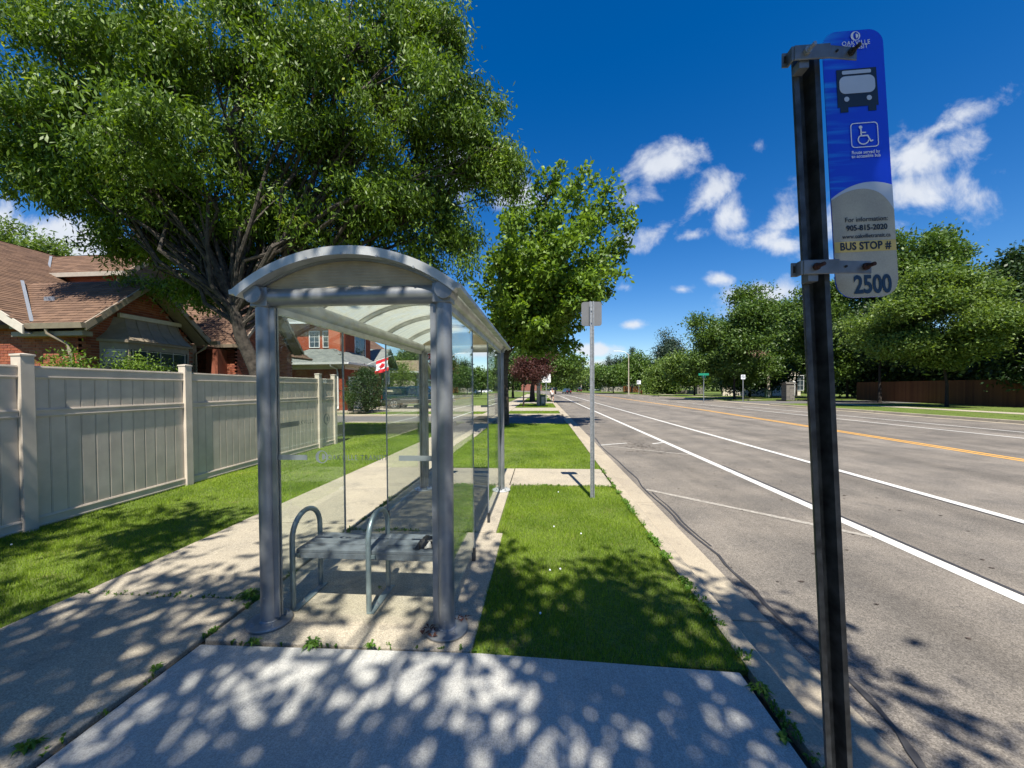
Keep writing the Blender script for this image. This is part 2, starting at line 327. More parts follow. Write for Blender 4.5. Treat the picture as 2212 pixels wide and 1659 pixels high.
M['stone_grey']=randmat('pillar_stone',[(.15,.14,.125),(.20,.185,.16),(.12,.115,.105)])
M['shingle']=randmat('shingle_brown',[(.135,.082,.055),(.17,.105,.07),(.105,.065,.045),(.155,.095,.065)],.9,.5,150,.25)
M['shingle_grey']=randmat('shingle_grey',[(.16,.175,.165),(.21,.22,.205),(.13,.145,.14)],.9,.5,150,.25)
M['shingle_tan']=randmat('shingle_tan',[(.24,.185,.12),(.28,.22,.15),(.21,.16,.11)],.9,.5,150,.2)
M['underlay']=mat('roof_underlay',(.09,.06,.045),.95)
M['bark']=mat('locust_bark',(.055,.046,.036),.95,vary=.4,scale=9,bump=1.0,bscale=28)
M['bark_dark']=mat('dark_bark',(.035,.028,.022),.95,vary=.3,scale=9,bump=.8,bscale=25)
M['bark_maple']=mat('maple_bark',(.085,.065,.048),.95,vary=.4,scale=8,bump=1.0,bscale=22)
M['wood_brown']=randmat('stained_cedar',[(.15,.06,.022),(.19,.078,.03),(.12,.047,.02)],.8,.3,30,.2)
M['pole_wood']=mat('utility_pole_wood',(.42,.37,.29),.9,vary=.15,scale=6)
M['siding']=mat('beige_siding',(.34,.31,.26),.7)
M['bluesign']=None
def signblue():
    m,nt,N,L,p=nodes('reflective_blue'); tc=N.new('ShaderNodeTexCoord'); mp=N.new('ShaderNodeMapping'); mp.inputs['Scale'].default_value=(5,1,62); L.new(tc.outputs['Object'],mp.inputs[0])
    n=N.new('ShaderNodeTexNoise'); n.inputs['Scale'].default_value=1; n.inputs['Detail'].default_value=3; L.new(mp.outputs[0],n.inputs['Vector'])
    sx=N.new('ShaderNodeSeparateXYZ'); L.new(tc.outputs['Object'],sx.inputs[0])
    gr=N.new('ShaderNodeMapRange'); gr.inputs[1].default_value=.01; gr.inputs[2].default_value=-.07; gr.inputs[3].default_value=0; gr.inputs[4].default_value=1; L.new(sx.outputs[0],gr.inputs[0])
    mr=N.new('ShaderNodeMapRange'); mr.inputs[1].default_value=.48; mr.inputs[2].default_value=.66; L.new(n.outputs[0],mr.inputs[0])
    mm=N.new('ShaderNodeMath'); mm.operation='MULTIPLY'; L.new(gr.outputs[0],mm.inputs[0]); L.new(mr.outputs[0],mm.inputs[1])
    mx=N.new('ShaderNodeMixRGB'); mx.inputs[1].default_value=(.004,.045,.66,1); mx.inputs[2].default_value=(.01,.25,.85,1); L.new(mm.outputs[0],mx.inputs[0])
    L.new(mx.outputs[0],p.inputs['Base Color']); p.inputs['Roughness'].default_value=.35
    return m
M['bluesign']=signblue()
M['sign_silver']=mat('reflective_silver',(.50,.53,.56),.4,.2,vary=.05)
M['sign_tan']=mat('reflective_tan',(.42,.395,.31),.45,vary=.1,scale=9,c2=(.30,.285,.235),fine=.08,fscale=420)
M['sign_yellow']=mat('sticker_yellow',(.55,.42,.13),.5,vary=.08)
M['ink']=mat('sign_ink',(.012,.02,.035),.5)
M['navy']=mat('sign_navy',(.01,.035,.075),.5)
M['signwhite']=mat('sign_white',(.75,.78,.82),.5,vary=.03)
M['flagred']=mat('flag_red',(.62,.02,.03),.7,vary=.05)
M['green']=mat('sign_green',(.01,.22,.13),.5)
M['red']=mat('hydrant_red',(.3,.02,.02),.5)
M['greenbox']=mat('utility_green',(.045,.09,.07),.6)
M['carblue']=mat('truck_paint_blue',(.006,.03,.055),.2,.3,coat=1)
M['cargrey']=mat('truck_lower_grey',(.05,.05,.045),.35,.3)
M['carwhite']=mat('car_paint_white',(.75,.76,.77),.25,coat=1,vary=.02)
M['carblack']=mat('car_paint_black',(.012,.014,.02),.2,coat=1)
M['rim']=mat('alloy_rim',(.55,.56,.56),.3,.7)
M['skin']=mat('skin',(.45,.26,.18),.6,vary=.05)
M['clothw']=mat('shirt_white',(.7,.7,.7),.8); M['clothd']=mat('shorts_dark',(.05,.045,.04),.8)
M['darkgrit']=mat('bark_grit',(.06,.045,.035),.9,vary=.3)
M['deadleaf']=mat('dead_leaf',(.10,.035,.02),.8,vary=.4)
L_locust=leafmat('locust_leaf',(.026,.066,.008),(.175,.275,.028),.34,c3=(.36,.38,.08))
L_maple=leafmat('maple_leaf',(.028,.078,.012),(.24,.36,.042),.38)
L_green=leafmat('tree_leaf',(.028,.070,.014),(.125,.20,.034),.3)
L_lt=leafmat('light_leaf',(.05,.10,.02),(.19,.27,.055),.35)
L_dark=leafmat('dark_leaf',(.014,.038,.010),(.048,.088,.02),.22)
L_blue=leafmat('spruce_needle',(.02,.042,.026),(.055,.085,.052),.12)
L_red=leafmat('purple_leaf',(.045,.018,.016),(.115,.045,.038),.25)
L_crim=leafmat('crimson_leaf',(.05,.006,.01),(.13,.015,.02),.3)
L_weed=leafmat('weed_leaf',(.05,.13,.012),(.14,.26,.03),.35)
L_grass=leafmat('grass_blade',(.070,.145,.010),(.29,.40,.032),.36,c3=(.45,.43,.14))
# ---------------------------------------------------------------- GROUND, ROAD
def struct(name,mb,m,parent=None):
    o=mb.out(name,m,parent)
    if not parent: o['kind']='structure'
    return o
RZ=-.13
g=MB(); g.poly([(-900,-200,-.145),(1200,-200,-.145),(1200,1600,-.145),(-900,1600,-.145)]); struct('ground',g,M['soil'])
# verge lawns on our side (top at z=-0.02, blades reach up to walk level)
lz=-.015
def lawn(name,x0,x1,y0,y1,nx=12,z=lz,mt=None):
    """gently uneven turf bed"""
    vs=[];fs=[];ny=max(2,int((y1-y0)/.6)); ny=min(ny,60)
    for j in range(ny+1):
        for i in range(nx+1):
            x=x0+(x1-x0)*i/nx; y=y0+(y1-y0)*j/ny
            e=min(i,nx-i,j,ny-j)
            vs.append((x,y,z+(.006*math.sin(x*2.1+y)*math.cos(y*1.3) if e>0 else 0)))
    for j in range(ny):
        for i in range(nx): a=j*(nx+1)+i; fs.append((a,a+1,a+nx+2,a+nx+1))
    b=MB(); b.add(vs,fs); b.prism([(x0,y0,z),(x1,y0,z),(x1,y1,z),(x0,y1,z)],(0,0,-.12)); b.f=b.f[:len(fs)]+b.f[len(fs)+1:]
    return struct(name,b,mt or M['soil'])
lawn('lawn',-11.2,-3.80,-3,18.9)
lawn('lawn',-.53,1.2,2.33,6.50)
lawn('lawn',-2.24,1.2,7.86,17.9)
for a,b in [(24.7,27.6),(31.9,41.0),(45.5,62.0),(66,98)]: lawn('lawn',-2.24,1.2,a,b)
lawn('lawn',-11.5,-3.80,23.6,27.0); lawn('lawn',-6.5,-3.8,36,60); lawn('lawn',-40,-3.8,62,120); lawn('lawn',-40,-15.5,-3,9)
# sidewalk slabs
def setting(name):
    o=bpy.data.objects.new(name,None); COL.objects.link(o); o['kind']='structure'; return o
def slab(x0,x1,y0,y1,z=0.,t=.12,jit=.004):
    dz=random.uniform(-jit,jit); g=.008
    b=MB(); b.box(x0+g,x1-g,y0+g,y1-g,z-t,z+dz); return b
sidewalk=setting('sidewalk')
ys=[-1.9,-.3,1.37,2.84,4.53,6.20,7.86,9.5,11.15,12.8,14.45,16.1,17.75]+[24.6+1.65*k for k in range(48)]
for i in range(len(ys)-1):
    if ys[i]==17.75: continue
    o=slab(-3.78,-2.26,ys[i],ys[i+1]).out('slab',M['concrete_old'],sidewalk,bevel=.008)
pad=setting('shelter_pad')
for y0,y1,x1 in [(2.345,4.34,-.44),(4.34,6.50,-.52)]:
    slab(-2.24,x1,y0,y1,.0).out('slab',M['concrete_old'],pad,bevel=.008)
walk=setting('cross_path')
for x0,x1 in [(-2.24,-.55),(-.55,1.18)]: slab(x0,x1,6.52,7.84,.002).out('slab',M['concrete_old'],walk,bevel=.006)
buspad=setting('boarding_pad')
for y0,y1 in [(-1.8,2.30)]:
    b=MB(); b.prism([(-2.22,y0,.006),(1.17,y0,.006),(1.13,y1-.02,.006),(-.38,y1+.04,.006),(-2.21,y1,.006)],(0,0,-.12)); b.out('slab',M['concrete_new'],buspad,bevel=.008)
jt=MB(); jt.box(-3.79,-2.23,-3,98,-.13,-.035); jt.box(-2.26,1.19,-3,7.86,-.13,-.05); struct('joint_bed',jt,M['earth'])
# crossings beyond: side street and driveways
dv=MB(); dv.poly([(-14,18.9,-.055),(-3.8,18.3,-.05),(1.25,17.9,-.05),(1.40,18.0,-.127),(1.40,24.0,-.127),(1.25,23.6,-.05),(-3.8,23.0,-.05),(-14,23.2,-.055)]); struct('side_street',dv,M['asphalt_dark'])
b=MB()
b.prism([(-14,23.2,-.0),(-3.8,23.0,0),(1.2,23.6,0),(1.2,24.6,0),(-14,24.1,0)],(0,0,-.13)); b.prism([(-11.3,18.45,0),(-11.3,18.9,0),(-3.8,18.3,0),(1.2,17.9,0),(1.2,17.7,0),(-3.8,18.1,0)],(0,0,-.13)); struct('side_street_kerb',b,M['kerb'])
for i,(y0,y1) in enumerate([(27.6,31.9),(41,45.5),(62,66)]):
    b=MB(); b.prism([(-2.24,y0,0),(1.2,y0,0),(1.2,y1,0),(-2.24,y1,0)],(0,0,-.13)); struct('driveway',b,M['concrete_old'])
b=MB(); b.prism([(-15.5,27.0,.0),(-3.8,27.0,.0),(-3.8,36,0),(-15.5,36,0)],(0,0,-.13)); struct('driveway',b,M['concrete_old'])
# road sheet following the bend far away
def strip(name,pts_l,pts_r,z,m,parent=None):
    n=len(pts_l); b=MB(); b.add([(p[0],p[1],z) for p in pts_l]+[(p[0],p[1],z) for p in pts_r],[(i,n+i,n+i+1,i+1) for i in range(n-1)]); return struct(name,b,m,parent)
def bend(Y): return 0 if Y<70 else -((Y-70)**2)/1150.
YS=[-25,0,5,10,15,20,30,40,50,60,70,80,90,100,115,130,150,175,200,240]
strip('road',[(1.70+bend(y),y) for y in YS],[(21.2+bend(y)*.8,y) for y in YS],RZ,M['asphalt'])
def line(name,f,w,m,y0,y1,z=RZ+.004,parent=None):
    yy=[y0]+[y for y in YS if y0<y<y1]+[y1]
    return strip(name,[(f(y)+bend(y)-w/2,y) for y in yy],[(f(y)+bend(y)+w/2,y) for y in yy],z,m,parent)
markings=setting('road_markings')
line('lane_line',lambda y:3.95,.15,M['paint_white'],-20,150,parent=markings)
line('lane_line',lambda y:6.22,.15,M['paint_white'],-20,150,parent=markings)
fy=lambda y:11.05+min(max(y-8,0),20)*.055+max(y-28,0)*.01
line('centre_line',fy,.11,M['paint_yellow'],-20,140,parent=markings)
line('centre_line',lambda y:fy(y)+.24,.11,M['paint_yellow'],-20,140,parent=markings)
line('lane_line',lambda y:15.9,.12,M['paint_white'],-20,42,parent=markings)
line('lane_line',lambda y:17.9,.12,M['paint_white'],-20,36,parent=markings)
for k in range(9): line('lane_dash',lambda y:16.0,.11,M['paint_white'],44+k*6,47+k*6,parent=markings)
def bar(p,q,w,m,z=RZ+.005,name='hatch_bar'):
    p=Vector((*p,z)); q=Vector((*q,z)); d=(q-p).normalized(); n=Vector((-d.y,d.x,0))*w/2
    b=MB(); 
    k=14; L_=[];R_=[]
    for i in range(k+1):
        c=p.lerp(q,i/k); j=random.uniform(.78,1.1); L_.append(c+n*j); R_.append(c-n*j)
    b.add(L_+R_,[(i,k+1+i,k+2+i,i+1) for i in range(k)]); b.f=[f[::-1] for f in b.f]; o=b.out(name,m,markings)
bar((1.80,6.80),(3.86,4.80),.10,M['paint_worn']); bar((1.75,11.95),(3.85,10.35),.09,M['paint_worn']); bar((1.75,11.97),(2.7,12.45),.08,M['paint_white']); bar((3.45,12.3),(3.85,12.6),.09,M['paint_white'])
# dark overlay seam beside the white lines
line('seam',lambda y:4.06,.045,M['tar'],-5,9,z=RZ+.003,parent=markings); line('seam',lambda y:6.12,.03,M['tar'],-5,12,z=RZ+.003,parent=markings)
# crack sealant
def tarline(px,w,name='crack_seal'):
    P=[at(u,v,Z=RZ+.006) for u,v in px]; b=MB(); L_=[];R_=[]
    for i,p in enumerate(P):
        d=(P[min(i+1,len(P)-1)]-P[max(i-1,0)]).normalized(); n=Vector((-d.y,d.x,0)); ww=w*random.uniform(.55,1.25)/2; L_.append(p+n*ww); R_.append(p-n*ww)
    k=len(P); b.add(L_+R_,[(i,k+i,k+i+1,i+1) for i in range(k-1)]); b.f=[f[::-1] for f in b.f] if (L_[0]-R_[0]).cross(P[1]-P[0]).z>0 else b.f
    return struct(name,b,M['tar'])
c=lambda x,y:((1900+x*.6027)*.576,(1500+y*.6027)*.576)
pts=[c(555,240),c(590,290),c(640,335),c(700,385),c(740,425),c(775,455),c(815,490),c(840,535),c(885,580),c(930,620),c(985,665),c(1040,720),c(1075,765),c(1130,815),c(1190,865),c(1255,915),c(1320,965),c(1360,1020),c(1410,1070),c(1480,1130),c(1545,1190),c(1600,1260),c(1690,1350),c(1790,1440),c(1900,1530)]
z5=lambda x,y:((2600+x*.5907)*.576,(1900+y*.5907)*.576)
pts+=[z5(880,980),z5(990,1095),z5(1100,1200),z5(1200,1310),z5(1300,1430),z5(1390,1560),z5(1470,1680),z5(1600,1850)]
tarline(pts,.038); tarline([(x+7,y-2) for x,y in pts[8:16]],.02)
tarline([c(430,160),c(470,200),c(520,215),c(555,240)],.04)
# kerbs
def kerb(name,x,s,y0,y1,yy,zt=0.,bd=lambda y:0,seg=3.0):
    """kerb and gutter cast in lengths; s=+1 road lies at +x"""
    root=setting(name)
    y=y0
    while y<y1-.01:
        e=min(y+seg,y1); b=MB(); jz=random.uniform(-.004,.004)
        top=lambda q:zt if not any(a<q<c_ for a,c_ in yy) else -.075
        def sec(q,zk):
            X=x+bd(q); pr=[(0,-.16),(0,zk),(.015,zk+.004),(.125,zk+.002),(.145,zk-.014),(.185,-.118 if zk>-.05 else zk-.045),(.50,RZ+.006),(.50,-.16)]
            return [(X+s*a,q,z+jz) for a,z in pr]
        A=sec(y+.004,top(y+.1)); B=sec(e-.004,top(e-.1)); n=len(A)
        fs=[(i,i+1,n+i+1,n+i) for i in range(n-1)]; fs+=[tuple(range(n)),tuple(range(n,2*n))[::-1]]
        if s<0: fs=[f[::-1] for f in fs]
        b.add(A,[]); b.v+=B; b.f+=[f[::-1] for f in fs]; b.out('kerb_stone',M['kerb'],root,smooth=False); y=e
    return root
kerb('kerb_near',1.2,1,-3,70,[(18,24),(27.6,31.9),(41,45.5),(62,66)]); 
b=MB(); b.box(1.2,1.7,-3,70,-.3,-.15); struct('kerb_footing',b,M['earth'])
strip('kerb_far_bend',[(1.2+bend(y),y) for y in YS if y>=70],[(1.7+bend(y),y) for y in YS if y>=70],-.02,M['kerb'])
kerb('kerb_opposite',21.6,-1,-6,100,[(38,49)],zt=.02,seg=4)
# far side ground
b=MB(); b.prism([(21.6,-30,.015),(70,-30,.015),(70,38.2,.015),(24,38.2,.015),(21.6,37.5,.015)],(0,0,-.2)); struct('lawn',b,M['soil'])
b=MB(); b.prism([(21.6,49.6,.015),(24,49.2,.015),(90,49,.015),(90,240,.015),(0,240,.015),(14,130,.015),(21.6,98,.015)],(0,0,-.2)); struct('lawn',b,M['soil'])
b=MB(); b.poly([(21.1,37.4,RZ+.003),(21.1,49.7,RZ+.003),(24,49.2,RZ+.003),(60,49,RZ+.003),(60,38.2,RZ+.003),(24,38.2,RZ+.003)]); struct('opposite_street',b,M['asphalt_dark'])
b=MB(); b.prism([(26.0,-20,.03),(27.4,-20,.03),(27.4,38.2,.03),(26.0,38.2,.03)],(0,0,-.1)); b.prism([(25.6,49.3,.03),(27.0,49.3,.03),(27,100,.03),(25.6,100,.03)],(0,0,-.1)); struct('opposite_path',b,M['concrete_old'])
# ---------------------------------------------------------------- GRASS
def grass(name,regions,dens,h,w,m,lean=.45,mask=None):
    V=[];Q=[];n0=0
    for (x0,x1,y0,y1,k) in regions:
        n=int((x1-x0)*(y1-y0)*dens*k)
        x=RNG.uniform(x0,x1,n); y=RNG.uniform(y0,y1,n)
        if mask is not None:
            ok=mask(x,y); x=x[ok]; y=y[ok]; n=len(x)
        cl=.75+.5*np.sin(x*5.3+1.3*np.sin(y*4.1))*np.sin(y*6.1+x*2.2)*.5
        hh=h*RNG.uniform(.55,1.25,n)*cl; ww=w*RNG.uniform(.7,1.3,n)*(1/np.sqrt(k))
        a=RNG.uniform(0,2*np.pi,n); t=RNG.uniform(0,2*np.pi,n); l=lean*hh*RNG.uniform(.3,1.6,n)
        zb=lz*np.ones(n)
        p0=np.stack([x-np.cos(a)*ww/2,y-np.sin(a)*ww/2,zb],1); p1=np.stack([x+np.cos(a)*ww/2,y+np.sin(a)*ww/2,zb],1)
        tip=np.stack([x+np.cos(t)*l,y+np.sin(t)*l,zb+hh],1)
        V.append(np.stack([p0,p1,tip],1).reshape(-1,3)); Q.append(np.arange(n*3).reshape(-1,3)+n0); n0+=n*3
    o=link(name,npmesh(name,np.concatenate(V),np.concatenate(Q),m)); return o
o=grass('grass',[(-.452,1.225,2.312,6.525,1),(-.515,-.435,4.35,6.5,1),(-.5,1.2,7.87,17.9,.35)],9500,.046,.0042,L_grass); tag(o,'short green grass between the shelter slab and the kerb','grass',kind='stuff')
o=grass('grass',[(-6.1,-3.752,1.4,4.5,1),(-6.2,-3.755,4.5,8,.6),(-6.3,-3.77,8,18.2,.3),(-12,-6.4,11.5,18.3,.12),(-2.3,-.5,7.87,17.9,.3)],7000,.046,.0045,L_grass); tag(o,'green lawn strip between the cream fence and the sidewalk','grass',kind='stuff')
o=grass('grass',[(-2.24,1.2,24.7,27.6,1),(-2.24,1.2,31.9,41,.7),(-2.24,1.2,45.5,62,.4),(-11,-3.8,24,27,.8),(21.65,30,14,38,.45),(21.65,28,49.5,95,.35)],420,.06,.02,L_grass); tag(o,'mown grass on the verges farther along the road','grass',kind='stuff')
# ---------------------------------------------------------------- PLANTS
def leafcloud(centers,n_per,sigma,ll,lw,m,name,parent,droop=.0,up=.35,outward=None,flat=1.0,jl=.35):
    """diamond leaves spread round twig ends; droop>0 makes them hang"""
    C=np.repeat(np.asarray(centers,float),n_per,axis=0); n=len(C)
    P=C+RNG.normal(0,1,(n,3))*np.array([sigma,sigma,sigma*flat])
    d=RNG.normal(0,1,(n,3)); d[:,2]-=droop*1.6; d/=np.linalg.norm(d,axis=1)[:,None]
    nr=RNG.normal(0,1,(n,3)); nr[:,2]+=up*3; s=np.cross(d,nr); s/=np.linalg.norm(s,axis=1)[:,None]+1e-9
    L_=ll*RNG.uniform(1-jl,1+jl,n)[:,None]; Wd=lw*RNG.uniform(.7,1.3,n)[:,None]
    v=np.stack([P,P+d*L_*.5+s*Wd*.5,P+d*L_,P+d*L_*.5-s*Wd*.5],1).reshape(-1,3)
    q=np.arange(n*4).reshape(-1,4)
    return link(name,npmesh(name,v,q,m),parent)
def limb(b,p,q,r0,r1,sag=.0,n=5,wob=.12,sides=6):
    p=Vector(p);q=Vector(q);L_=(q-p).length; pts=[]
    for i in range(n+1):
        t=i/n; c=p.lerp(q,t); c.z+=sag*L_*4*t*(1-t)
        if 0<i<n: c+=Vector([random.uniform(-1,1) for _ in range(3)])*wob*L_*.25
        pts.append(c)
    b.tube(pts,[r0+(r1-r0)*i/n for i in range(n+1)],sides,cap=False); return pts
def tree(name,label,base,lobes,trunk,m,bark,leaves,group=None,ll=.12,lw=.06,droop=0,sigma=.35,tr=.22,twigs=12,fork=None,shell=.55,cat='tree',clump=0,cspread=(.3,.3,.14),flat=1.,per=None,cut=None,twigr=.02,up=.35):
    """lobes: (centre, radii, number of twig ends); trunk: path points above base"""
    base=Vector(base); root=thing(name,label,cat,base,group=group)
    T=MB(); path=[Vector((0,0,-.25)),Vector((0,0,.12))]+[Vector(p) for p in trunk]; k=len(path)
    T.tube(path,[tr*1.5]+[tr*1.18]+[tr*(1-.45*(i/(k-2))) for i in range(1,k-1)],10)
    fk=path[-1]; ends=[]
    for L4 in lobes:
        if len(L4)==4:   # an upswept or hanging plume: (start, tip, width, n)
            a,q,wd,n=L4; a=Vector(a); q=Vector(q); m_=limb(T,path[-1] if random.random()<.5 else path[-2].lerp(path[-1],random.random()),a,tr*.22,tr*.09,sag=.05,wob=.25); bend_=(q-a).length*.08
            pl=limb(T,a,q,tr*.12,.008,sag=.10 if q.z>a.z-.3 else .12,wob=.12,n=6,sides=4)
            for i in range(n):
                t=random.uniform(.0,1); k=min(5,int(t*6)); c=pl[k].lerp(pl[k+1],t*6-k); ww=wd*(1.15-.75*t)
                ends.append(c+Vector((random.gauss(0,ww),random.gauss(0,ww),random.gauss(0,ww*.8))))
            continue
        c,rad,n=L4
        c=Vector(c); rad=Vector(rad)
        st=path[-1] if random.random()<.6 else path[-2].lerp(path[-1],random.uniform(.4,1))
        mid=limb(T,st,c,tr*(.42 if len(lobes)<25 else .27),tr*.10,sag=.06,wob=.3)
        pts=[]; subs=[]
        while len(pts)<n:
            d=Vector([random.gauss(0,1) for _ in range(3)]).normalized(); rr=shell+(1-shell)*random.random()
            if random.random()<.25: rr*=random.uniform(.3,.9)
            rr*=1+.16*math.sin(d.x*5+c.x*3)*math.cos(d.y*4+d.z*5+c.y)
            p=c+Vector((d.x*rad.x*rr,d.y*rad.y*rr,d.z*rad.z*rr))
            if clump:
                if len(subs)<max(2,int(n/clump)): subs.append(p)
                q=subs[random.randrange(len(subs))] if len(subs)>=max(2,int(n/clump)) else p
                p=q+Vector((random.gauss(0,cspread[0]),random.gauss(0,cspread[1]),random.gauss(0,cspread[2])))
            pts.append(p)
        for i,p in enumerate(pts):
            ends.append(p)
            if i<twigs:
                s=mid[random.randint(2,len(mid)-1)]; e=p.lerp(c,.12)
                limb(T,s,e,tr*.11+.006,twigr*.4,sag=.05,n=4,wob=.35,sides=4)
                ends.append(s.lerp(e,.7))
    T.out('trunk',bark,root,smooth=True)
    per=per or max(6,int(leaves/max(1,len(ends))))
    leafcloud([tuple(e) for e in ends],per,sigma,ll,lw,m,'crown',root,droop,up=up,flat=flat)
    return root
def rlobe(cx,cy,cz,rx,ry,rz,n,k,seed):
    """scatter k lobes inside a big ellipsoid"""
    r=random.Random(seed); out=[]
    for i in range(k):
        while 1:
            d=[r.uniform(-1,1) for _ in range(3)]
            if .15<sum(x*x for x in d)<1: break
        s=r.uniform(.30,.48); out.append(((cx+d[0]*rx*.78,cy+d[1]*ry*.78,cz+d[2]*rz*.78),(rx*s,ry*s,rz*s),n))
    return out
# great honey locust behind the fence
random.seed(21)
TB=Vector((-7.7,10.1,0))
def LP(u,v,Y,rx,rz,n):
    p=at(u,v,Y=Y)-TB; k=p.y+TB.y; k=k/831.*1.05; return (tuple(p),(rx*k,(rx+rz)*.5*k,rz*k),n)
lob=[LP(520,120,9.5,190,130,190),LP(330,120,8.6,180,130,170),LP(120,90,8.6,160,110,140),LP(20,250,9,120,90,90),LP(200,280,9.4,170,100,140),
 LP(420,330,9.0,170,110,150),LP(650,230,9.6,170,130,170),LP(800,110,10.4,150,120,150),LP(880,260,10.6,140,110,140),LP(760,400,10.6,150,110,140),
 LP(960,330,11.2,110,70,85),LP(1040,350,11.6,60,30,26),LP(900,480,11.2,110,90,100),LP(640,470,10.2,120,70,80),LP(330,430,9.8,100,60,60),LP(60,360,9.8,110,45,48),
 LP(830,30,10.4,130,60,80),LP(600,10,9.6,160,70,100),LP(1000,520,12,60,80,45),LP(430,560,10.8,60,55,26),LP(940,180,10.8,70,70,50),LP(1010,250,11.2,60,30,24),LP(450,180,11.5,220,150,120),LP(250,200,12,200,150,110),LP(700,330,12,190,150,110),
 LP(480,480,10.2,70,45,40),LP(250,420,9.8,95,60,50),LP(420,440,10.4,110,70,70),LP(340,520,10.6,80,50,40),LP(540,400,10.8,110,80,70),LP(740,500,11,110,70,70),LP(870,560,11.6,80,55,50),LP(160,400,9.6,80,45,36),LP(1070,330,11.6,50,24,22),LP(1085,400,12,40,40,20),LP(960,90,10.8,50,50,36),LP(700,80,9.8,160,100,110),LP(540,560,11.2,60,40,40),LP(640,560,11.6,90,50,46),LP(450,500,10.6,80,50,50),LP(800,590,12,80,40,34),LP(720,600,12,60,36,30),LP(560,470,10.2,90,60,50),LP(860,430,11,90,60,60),LP(330,560,11,90,50,40),LP(450,610,11.6,80,50,34)]
for (u,v,Y,du,dv) in [(1132,372,12,-110,-60),(1088,245,11.6,-110,-50),(1100,350,12,-100,-70),(1000,118,11,-110,-30),(932,22,10.6,-100,10),(1030,300,11.5,-90,-60),(975,60,10.8,-90,0),(1120,420,12.4,-90,-60),(1010,600,12,-60,-120),(930,640,12,-40,-130),(870,660,12,-40,-120),(985,470,12,-80,-100),
    (125,452,9.4,60,-90),(60,405,9.4,50,-70),(10,420,9.4,60,-80),(95,440,9.6,60,-100),(240,505,9.8,40,-110),(228,515,9.9,30,-120),(320,520,10.2,50,-110),(430,662,11,60,-90),(400,640,11,60,-80),(470,650,11.2,50,-100),(350,560,10.6,60,-90),(280,470,10,50,-90),(180,430,9.6,50,-90),(520,640,11.4,20,-110)]:
    q=at(u,v,Y=Y)-TB; a=at(u+du,v+dv,Y=Y)-TB; lob.append((a,q,.17,26))
tree('honey_locust','huge spreading honey locust with feathery leaves leaning out from behind the cream fence',TB,lob,[(.05,0,1.2),(-.15,-.05,2.2),(-.45,-.2,3.1),(-.55,-.3,3.9)],L_locust,M['bark'],270000,ll=.15,lw=.046,droop=.8,sigma=.17,tr=.24,twigs=6,shell=.35,up=.2,clump=9,cspread=(.30,.30,.13))
# tree overhead behind the photographer, source of the dappled shade
random.seed(5)
lob=[((2.3,2.9,7.2),(1.0,.9,.8),24),((3.4,3.6,6.7),(.9,.9,.5),9),((-3.6,2.4,7.2),(2.2,1.5,1.0),24),((-1.2,2.3,7.6),(2.0,1.7,1.1),36),((.4,1.7,7.2),(1.3,.9,.7),26),((1.2,2.0,7.2),(1.9,1.6,.9),17),((3.0,2.6,6.6),(1.1,.9,.6),10),((-.6,4.2,6.8),(.8,1.2,.4),9),((1.3,4.2,6.8),(.5,1.2,.3),7),((2.4,4.0,6.6),(.5,1.0,.3),4),((-4.4,3.3,7.2),(1.5,.8,.7),22),((-4.6,4.3,7.2),(1.7,1.1,.7),38),((-2.8,4.8,7.2),(1.4,.9,.6),16),((-6.0,3.2,6.9),(1.2,1.0,.7),20),((.3,5.6,6.6),(.5,1.0,.4),4),((-.8,.6,7.4),(3.,1.2,1.),22)]
tree('shade_tree','leafy tree standing behind the viewpoint and shading the boarding pad',(-1.2,-4.6,0),lob,[(0,0,2),(.1,.3,3.4),(.2,.9,4.6)],L_locust,M['bark'],17000,ll=.19,lw=.08,droop=.4,sigma=.19,tr=.11,twigs=6,shell=.1)
# maple by the kerb
random.seed(9)
MBs=Vector((-1.69,17.1,0))
def mp(u,v,Y,ru,rv,n):
    p=at(u,v,Y=Y)-MBs; k=Y/831.; return (tuple(p),(ru*k,(ru+rv)*.5*k,rv*k),n)
FK=Vector((.35,.1,3.6)); lob=[]
def tip(x,y,Y): return at(1013.8+.3264*x,299.5+.3264*y,Y=Y)-MBs
for (x,y) in [(630,130),(480,225),(790,190),(862,230),(965,250),(1025,330),(1062,480),(1112,545),(1062,670),(1055,745),(1015,880),(945,1000),(880,1060),(710,275),(590,180),(400,365),(300,420),(165,760),(45,960),(110,850),(740,1230),(720,1370),(670,1430),(560,330),(900,330),(640,1180)]:
    q=tip(x,y,random.uniform(16.2,17.6)); lob.append((FK.lerp(q,.30)+Vector((0,0,-.15)),q,.15,26))
for k in range(62):
    a=random.uniform(0,6.283); r=random.random()**.5; x=560+r*430*math.cos(a); y=800+r*(500 if math.sin(a)<0 else 470)*math.sin(a)
    q=tip(x,y,random.uniform(14.3,16.8) if k%4 else random.uniform(17.5,19.3)); lob.append((FK.lerp(q,.35)+Vector((0,0,-.2)),q,.15,24))
lob+=[mp(1160,650,17.4,60,45,16),mp(1090,690,17.6,45,34,12)]
tree('maple','green maple growing in the grass strip just past the shelter',MBs,lob,[(.05,0,1.2),(.02,.05,2.2),(.1,.1,3.0),(.35,.1,4.2)],L_maple,M['bark_maple'],42000,ll=.20,lw=.125,droop=.25,sigma=.14,tr=.21,twigs=8,shell=.35,clump=7,cspread=(.17,.2,.24))
